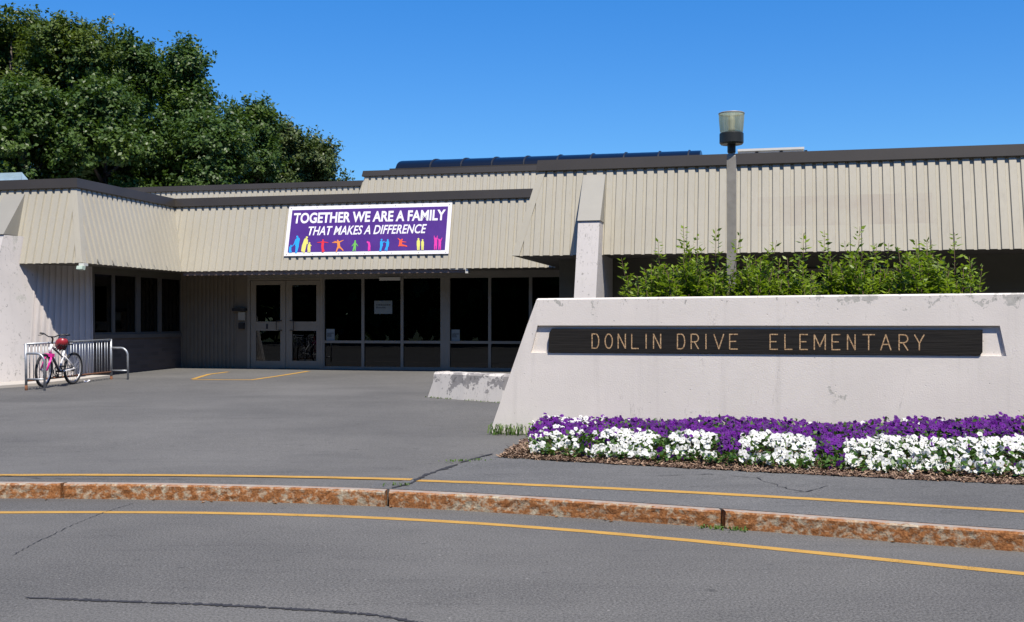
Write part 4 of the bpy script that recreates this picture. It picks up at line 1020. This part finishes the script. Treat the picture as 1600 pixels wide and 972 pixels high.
# white clumps: centre column, half width (px), depth range as fraction of the bed
def mound(x, y):
    """planting height above the soil"""
    f = -bedfront(x); t = -y/f                   # 0 at the wall, 1 at the mulch edge
    x0 = bx(829, y)
    if t < .02 or t > .955 or x < x0: return 0
    edge = min(1, .25+(x-x0)/.25)
    return edge*(.165*min(1, (1-t)/.28)**.7*(1-.22*max(0, .5-t))+.022*math.sin(x*5.1)*math.sin(y*4+x)+.02*math.sin(x*2.3+1)+(.055*min(1, (x-4.2)/.5) if x > 4.2 and t < .45 else 0))
regions = []
for (u0, u1, t0, t1, lab) in [(922, 1028, .55, .93, 'white petunia clump in front of the purple flowers below DONLIN'), (1046, 1122, .60, .90, 'smallest white petunia clump, between two green leafy gaps of the bed'),
                              (1158, 1272, .58, .93, 'white petunia clump in the middle between two purple tongues of the bed'), (1318, 1640, .52, .93, 'largest white petunia mass at the right end of the bed')]:
    regions.append((bx(u0, -1.7), bx(u1, -1.7), t0, t1, lab))
def inreg(x, t):
    for i, (a, b, t0, t1, _) in enumerate(regions):
        m = (a+b)/2; h = (b-a)/2; e = (abs(x-m)/h)
        tt = t0+(.10*e**3 if i < 3 else (.16*max(0, 1-(x-a)/.35)+.10*max(0, 1-abs(x-a-1.35)/.5)*0))
        if e < 1 and tt < t <= t1+.02: return i
    return -1
wf = [[] for _ in regions]; wn = [[] for _ in regions]; pf_, pn_, lf, ld = [], [], [], []; wl_ = [[] for _ in regions]; wd_ = [[] for _ in regions]
mixf, mixn = [], []
r = np.random.default_rng(8); G1 = bx(1000, -1.8); G2 = bx(1050, -1.8)
for i in range(30000):
    x = r.uniform(.30, 8.2); f = -bedfront(x); t = r.uniform(.02, .965); y = -t*f; h = mound(x, y)
    if h < .015: continue
    zb = bz_(x, y)+.06; frontness = t > .80
    zz = zb+h*(1 if not frontness else r.uniform(.25, 1.0))
    p = wallW(x, y, zz+r.normal()*.018); 
    nrm = Vector((.15+r.normal()*.45, -.75+r.normal()*.45, .85+r.normal()*.35-(.45 if frontness else 0)))
    ri = inreg(x, t); q = r.uniform()
    leafd = np.array([r.normal(), -.5+r.normal(), .3+abs(r.normal())*.4])
    low = Vector((0, 0, -h*r.uniform(.08, .85)))
    if ri >= 0:
        if q < .225+.06*math.sin(x*11)*math.sin(y*13+x*3): wf[ri].append(p); wn[ri].append(nrm)
        elif q > .992: pf_.append(p); pn_.append(nrm)
        else: wl_[ri].append(p+low*(.6 if q < .6 else 1)); wd_[ri].append(leafd)
    else:
        if x < bx(912, -1.5):                     # mixed clump at the left end
            if q < (.15 if t > .68 or t < .22 else .03): mixf.append(p); mixn.append(nrm)
            elif q < .30 and t < .76: pf_.append(p); pn_.append(nrm)
            else: lf.append(p+low); ld.append(leafd)
            continue
        green = (G1 < x < G2 and t > .70) or (t > .86)
        if t < .16 and q < .008: mixf.append(p); mixn.append(nrm)
        elif q < (.03 if green else .25+.06*math.sin(x*7)*math.sin(y*9+x*4)): pf_.append(p); pn_.append(nrm)
        else: lf.append(p+low*(.5 if q < .5 else 1)); ld.append(leafd)
def local(pts, o): return [tuple(Vector(p)-o.location) for p in pts]
pb = blossoms('purple_petunias', [tuple(p) for p in pf_], [tuple(p) for p in pn_], .030, [M['purple_petal'], M['dark_throat']])
tag(pb, 'mass of deep purple petunia blossoms along the foot of the sign wall', 'flowers', None, 'stuff')
tag(leaf_mesh('petunia_leaves', [tuple(p) for p in lf], .062, M['leaf_pet'], None, .62, np.array(ld), .4), 'green petunia foliage between the purple blossoms', 'foliage', None, 'stuff')
for i, (a, b, t0, t1, lab) in enumerate(regions):
    xm = (a+b)/2; q = wallW(xm, bedfront(xm)*.75); T = thing('white_petunia', lab, 'flowers', (q.x, q.y, zg(q.x, q.y)+.05), (0,0,0), 'white petunia clumps in the flower bed')
    blossoms('blossom_mass', local(wf[i], T), [tuple(p) for p in wn[i]], .033, [M['white_petal'], M['throat']], T)['kind'] = 'stuff'
    leaf_mesh('leaves', local(wl_[i], T), .062, M['leaf_pet'], T, .62, np.array(wd_[i]), .4)
q = wallW(.7, -1.4); T = thing('white_petunia', 'loose white petunia clump mixed with purple at the left end of the bed', 'flowers', (q.x, q.y, zg(q.x, q.y)+.05), (0,0,0), 'white petunia clumps in the flower bed')
blossoms('blossom_mass', local(mixf, T), [tuple(p) for p in mixn], .032, [M['white_petal'], M['throat']], T)['kind'] = 'stuff'

# weeds and grass tufts
def tuft(name, label, spots, n, L, seed, parentloc, cat='weeds', kind=None):
    r = np.random.default_rng(seed); mb = MB()
    o = Vector(parentloc)
    for i in range(n):
        a = spots[r.integers(len(spots))]; p = Vector(a)+Vector((r.normal()*.05, r.normal()*.03, 0)); q = r.uniform(0, 6.28); l = L*r.uniform(.5, 1.3); wd = .006*r.uniform(.7, 1.6)
        d = Vector((math.cos(q), math.sin(q)*.6-.25, 0)); s = Vector((-math.sin(q), math.cos(q), 0))*wd
        m1 = p+d*l*.35+Vector((0, 0, l*.75)); e = p+d*l*.95+Vector((0, 0, l*r.uniform(.35, .95)))
        p = p-o; m1 = m1-o; e = e-o
        mb.poly([p-s, p+s, m1+s*.8, m1-s*.8]); mb.poly([m1-s*.8, m1+s*.8, e])
    ob = mb.build(name, M['grassleaf']); ob.location = o; tag(ob, label, cat, None, kind); return ob
sp_ = [wallW(x, -.08-.05*(i % 3), bz_(x, -.08)) for i, x in enumerate(frange(-.06, .52, .03))]
tuft('grass_tuft', 'tuft of green grass at the left foot of the sign wall', sp_, 85, .15, 3, sp_[0])
sp_ = [Vector((f.x, f.y-.02, zg(f.x, f.y))) for f in fine[:24] if math.sin(f.x*23)+math.sin(f.x*9) > -.3]
tuft('weeds', 'line of small weeds along the foot of the low chipped wall', sp_, 110, .026, 4, sp_[0], 'weeds', 'stuff')
c_ = G0(1135, 828); sp_ = [Vector((c_.x+x, yk(c_.x+x)-.03, 0)) for x in frange(-.16, .12, .03)]
tuft('weeds', 'small weeds growing in the road at the kerb joint near the right', sp_, 70, .035, 5, sp_[0], 'weeds', 'stuff')
c_ = G(722, 722); sp_ = [c_+Vector((x, x*.45, .012)) for x in frange(-.15, .15, .04)]
tuft('weeds', 'weeds in the asphalt crack beside the flower bed', sp_, 40, .022, 6, sp_[0], 'weeds', 'stuff')
c_ = G(625, 760); sp_ = [c_+Vector((x, x*.3, .012)) for x in frange(-.05, .05, .03)]
tuft('weeds', 'tiny weeds in the crack end at the kerb', sp_, 26, .025, 7, sp_[0], 'weeds', 'stuff')

# dry leaves along the kerb
dl = leafmat('dry_leaf', (.20, .085, .03), (.36, .19, .09), None, .2)
for i, (u, v) in enumerate([(612,791.5),(628,792),(430,787.5),(330,785),(318,786),(240,782),(72,781.5),(870,808.5),(955,816),(945,813),(1120,826),(1395,848)]):
    p = G0(u, v); mb = MB(); r = random.Random(i); s = r.uniform(.02, .035)
    mb.poly([(-s, 0, .004), (-s*.2, -s*.5, .012), (s*.2, 0, .003)]); mb.poly([(s*.2, 0, .003), (-s*.2, s*.5, .014), (-s, 0, .004)]); mb.poly([(-s*.2, -s*.5, .012), (s, 0, .010), (s*.2, 0, .003)]); mb.poly([(s*.2, 0, .003), (s, 0, .010), (-s*.2, s*.5, .014)])
    o = mb.build('dry_leaf', dl); o.location = (p.x, min(p.y, yk(p.x)-.03), .001); o.rotation_euler = (0, 0, r.uniform(0, 6)); tag(o, 'dry brown leaf lying in the gutter along the kerb', 'leaf', 'dry leaves in the gutter')

# ------------------------------------------------------------------ bicycle rack
ra_, rb2 = W(41, 505, 19.9), W(174, 505, 22.5); dv = (rb2-ra_); dv.z = 0; RL = dv.length; ang = math.atan2(dv.y, dv.x)
rz = zg(ra_.x, ra_.y)+.012; rz2 = zg(rb2.x, rb2.y)
K_ = thing('bicycle_rack', 'galvanised steel bicycle rack with rusty feet beside the pink and white bicycle', 'bicycle rack', (ra_.x, ra_.y, rz), (0, -math.atan2(rz2-rz-.01, RL), ang))
HR = .835
for x in (0, RL):
    p = MB().tube([(x, 0, .07), (x, 0, HR)], .024, 10).build('post', M['galv'], K_, True)
    MB().tube([(x, 0, -.05), (x, 0, .075)], .027, 10).build('foot', M['rust'], p, True)
MB().tube([(.02, 0, HR-.012), (RL-.02, 0, HR-.012)], .019, 10).build('top_rail', M['galv'], K_, True)
MB().tube([(.02, 0, .16), (RL-.02, 0, .16)], .019, 10).build('bottom_rail', M['rust'], K_, True)
bar = MB().tube([(0, 0, .165), (0, 0, HR-.02)], .0085, 6).build('bar', M['galv'], K_, True)
bp = []; x = .10; i = 0
while x < RL-.06: bp.append(x); x += .085 if (i % 3) else .11; i += 1
for i, x in enumerate(bp):
    b = bar if i == 0 else bar.copy()
    if i: col.objects.link(b); b.parent = K_
    b.location = (x, 0, 0)
for x in (0, RL):
    la = []; w_ = .38; rr_ = .16; zt1 = .655
    la = [(x, -.02, zt1), (x, -w_+rr_, zt1)]+[(x, -w_+rr_-rr_*math.sin(q), zt1-rr_+rr_*math.cos(q)) for q in [math.pi/2*i/8 for i in range(1, 9)]]+[(x, -w_, .02)]
    MB().tube(la, .021, 10).tube([(x, -.02, .19), (x, -w_, .19)], .016, 8).build('end_loop', M['galv'], K_, True)

# ------------------------------------------------------------------ bicycle
fA, rA = W(67, 505, 20.25), W(113, 505, 21.2); d_ = fA-rA; d_.z = 0; wb = d_.length; bang = math.atan2(d_.y, d_.x)
mid = (fA+rA)/2; bzg = zg(mid.x, mid.y)+.012
Bk = thing('bicycle', 'white and pink child bicycle with black tyres leaning on the bicycle rack', 'bicycle', (mid.x, mid.y, bzg), (R(-3), 0, bang))
RW = .312; hb = wb/2
tyre = plain('tyre_rubber', (.02, .02, .022), .85); rimm = plain('rim_alloy', (.55, .55, .56), .35, .6); pinkm = plain('pink_paint', (.75, .03, .30), .3, 0, .03); whitem = plain('white_paint', (.78, .77, .78), .3, 0, .03); darkm = plain('dark_frame_paint', (.05, .045, .075), .3)
def wheel(x, steer=0.):
    hubm = MB().tube([(0, -.05, 0), (0, .05, 0)], .02, 10)
    q = hubm.build('wheel', rimm, Bk, True); q.location = (x, 0, RW); q.rotation_euler = (0, 0, steer)
    MB().tube([(math.cos(a)*(RW-.024), 0, math.sin(a)*(RW-.024)) for a in [2*math.pi*i/40 for i in range(40)]], .024, 8, True).build('tyre', tyre, q, True)
    MB().tube([(math.cos(a)*(RW-.055), 0, math.sin(a)*(RW-.055)) for a in [2*math.pi*i/40 for i in range(40)]], .012, 6, True).build('rim', rimm, q, True)
    s = MB()
    for i in range(20): a = 2*math.pi*i/20; b = a+(.5 if i % 2 else -.5); s.tube([(.02*math.cos(b), .03*(1 if i % 2 else -1), .02*math.sin(b)), (math.cos(a)*(RW-.06), 0, math.sin(a)*(RW-.06))], .0022, 4)
    s.build('spokes', rimm, q)
    return q
wheel(hb, R(6)); wq = wheel(-hb)
MB().lathe([(.0, -.004), (.06, -.004), (.06, .004), (0, .004)], 20).build('cassette', M['black'], wq).rotation_euler = (R(90), 0, 0)
bbx, bbz = -.02, .27; stx, stz = -.15, .66; hdx, hdz, hdx2, hdz2 = hb-.215, .79, hb-.165, .64
MB().tube([(bbx, 0, bbz), (hdx2, 0, hdz2+.02)], .024, 10).tube([(stx+.035, 0, stz-.12), (hdx+.01, 0, hdz-.04)], .018, 10).build('frame', darkm, Bk, True)
MB().tube([(bbx, 0, bbz), (stx, 0, stz)], .021, 10).tube([(bbx, .04, bbz), (-hb, .055, RW)], .013, 8).tube([(bbx, -.04, bbz), (-hb, -.055, RW)], .013, 8).tube([(stx+.03, .03, stz-.10), (-hb, .055, RW)], .011, 8).tube([(stx+.03, -.03, stz-.10), (-hb, -.055, RW)], .011, 8).build('rear_frame', whitem, Bk, True)
MB().tube([(hdx, 0, hdz), (hdx2, 0, hdz2)], .026, 10).build('head_tube', whitem, Bk, True)
MB().tube([(stx, 0, stz), (stx-.04, 0, stz+.13)], .014, 8).build('seat_post', M['black'], Bk, True)
fk = MB()
for s in (-1, 1): fk.tube([(hdx2+.015, s*.06, hdz2-.06), (hb, s*.062, RW)], [.021, .017], 10)
fk.build('fork', pinkm, Bk, True)
MB().box((hdx2-.03, -.085, hdz2-.08), (hdx2+.05, .085, hdz2-.02)).build('fork_crown', pinkm, Bk)
sx0, sz0_ = stx-.05, stz+.14
sd = MB(); ring = [(-.13, .07), (-.05, .075), (.04, .035), (.14, .018), (.15, 0)]; ring = [(x, y) for x, y in ring]+[(x, -y) for x, y in reversed(ring[:-1])]
sd.hexa([(sx0+x, y*.8, sz0_-.03) for x, y in ring][::-1], [(sx0+x, y, sz0_+.02+(.02 if x < -.08 else 0)) for x, y in ring][::-1])
so = sd.build('saddle', M['black'], Bk)
MB().box((sx0-.12, .0655, sz0_-.004), (sx0-.02, .075, sz0_+.012)).build('saddle_stripe', whitem, so)
MB().box((sx0-.12, -.075, sz0_-.004), (sx0-.02, -.0655, sz0_+.012)).build('saddle_stripe', whitem, so)
hx0, hz0_ = hdx-.03, hdz+.14
MB().tube([(hdx, 0, hdz), (hdx-.03, 0, hdz+.10), (hx0+.05, 0, hz0_)], .016, 8).build('stem', M['black'], Bk, True)
hbm = MB().tube([(hx0-.06, -.30, hz0_+.05), (hx0+.03, -.16, hz0_+.045), (hx0+.05, -.06, hz0_), (hx0+.05, .06, hz0_), (hx0+.03, .16, hz0_+.045), (hx0-.06, .30, hz0_+.05)], .0115, 8).build('handlebar', M['black'], Bk, True)
for s in (-1, 1):
    MB().tube([(hx0-.065, s*.305, hz0_+.05), (hx0-.01, s*.20, hz0_+.048)], .017, 8).build('grip', M['black'], hbm, True)
    MB().tube([(hx0+.02, s*.17, hz0_+.04), (hx0+.07, s*.21, hz0_+.02), (hx0+.035, s*.28, hz0_+.012)], .006, 6).build('brake_lever', M['black'], hbm, True)
ck = MB().tube([(bbx, -.075, bbz), (bbx, .075, bbz)], .018, 8).tube([(bbx, -.075, bbz), (bbx-.10, -.08, bbz-.11)], .010, 6).tube([(bbx, .075, bbz), (bbx+.10, .08, bbz+.11)], .010, 6).build('crank', M['black'], Bk, True)
MB().tube([(bbx+.085*math.cos(a), -.06, bbz+.085*math.sin(a)) for a in [2*math.pi*i/24 for i in range(24)]], .008, 6, True).build('chainring', M['black'], ck, True)
for s in (-1, 1): MB().box((bbx-s*(-.10)-.045, s*.085, bbz+s*.11-.012), (bbx+s*.10+.045, s*.165, bbz+s*.11+.012)).build('pedal', M['black'], Bk)
MB().tube([(bbx, -.06, bbz+.085), (-hb, -.055, RW+.05)], .005, 5).tube([(bbx, -.06, bbz-.085), (-hb, -.055, RW-.06)], .005, 5).build('chain', M['black'], Bk, True)
# helmet hanging from the handlebar
hm = Bk.matrix_basis @ Vector((hx0-.02, .17, hz0_-.13))
HM = thing('helmet', 'red bicycle helmet hanging from the bicycle handlebar', 'helmet', hm, (R(14), R(150), bang+R(55)))
hs = MB(); hs.grid(lambda q, p: (.155*math.cos(p)*math.cos(q)*(1+.08*math.cos(q)), .11*math.cos(p)*math.sin(q), .115*math.sin(p)-.02), [2*math.pi*i/24 for i in range(25)], [-.28+(math.pi/2+.28)*i/9 for i in range(10)])
ho = hs.build('shell', plain('red_shell', (.30, .022, .028), .35, 0, .1), HM, True)
vt = MB()
for i in range(5):
    q = R(-60+30*i); vt.tube([(.158*math.cos(p)*math.cos(q*.35)*1.05, .112*math.sin(q)*math.cos(p*.3)*.9, .117*math.sin(p)*math.cos(q*.7)-.01) for p in [R(50+80*j/6) for j in range(7)]], .010, 6)
vt.build('vent', M['black'], ho, True)
MB().tube([(.10, .07, -.04), (.02, .05, -.16), (-.08, .06, -.04)], .006, 5).tube([(.10, -.07, -.04), (.02, -.05, -.16), (-.08, -.06, -.04)], .006, 5).build('strap', M['black'], HM, True)
# scrap of litter by the rack
p = G(137, 597); lt_ = MB(); lt_.grid(lambda a, b: (a*.06, b*.05, .02+.02*math.sin(a*3+b)+.015*math.cos(b*4)), [-1, -.4, .3, 1], [-1, -.2, .5, 1])
o = lt_.build('litter', M['bwhite']); o.location = (p.x, p.y, p.z+.003); tag(o, 'crumpled scrap of white paper on the ground beside the bicycle rack', 'litter')
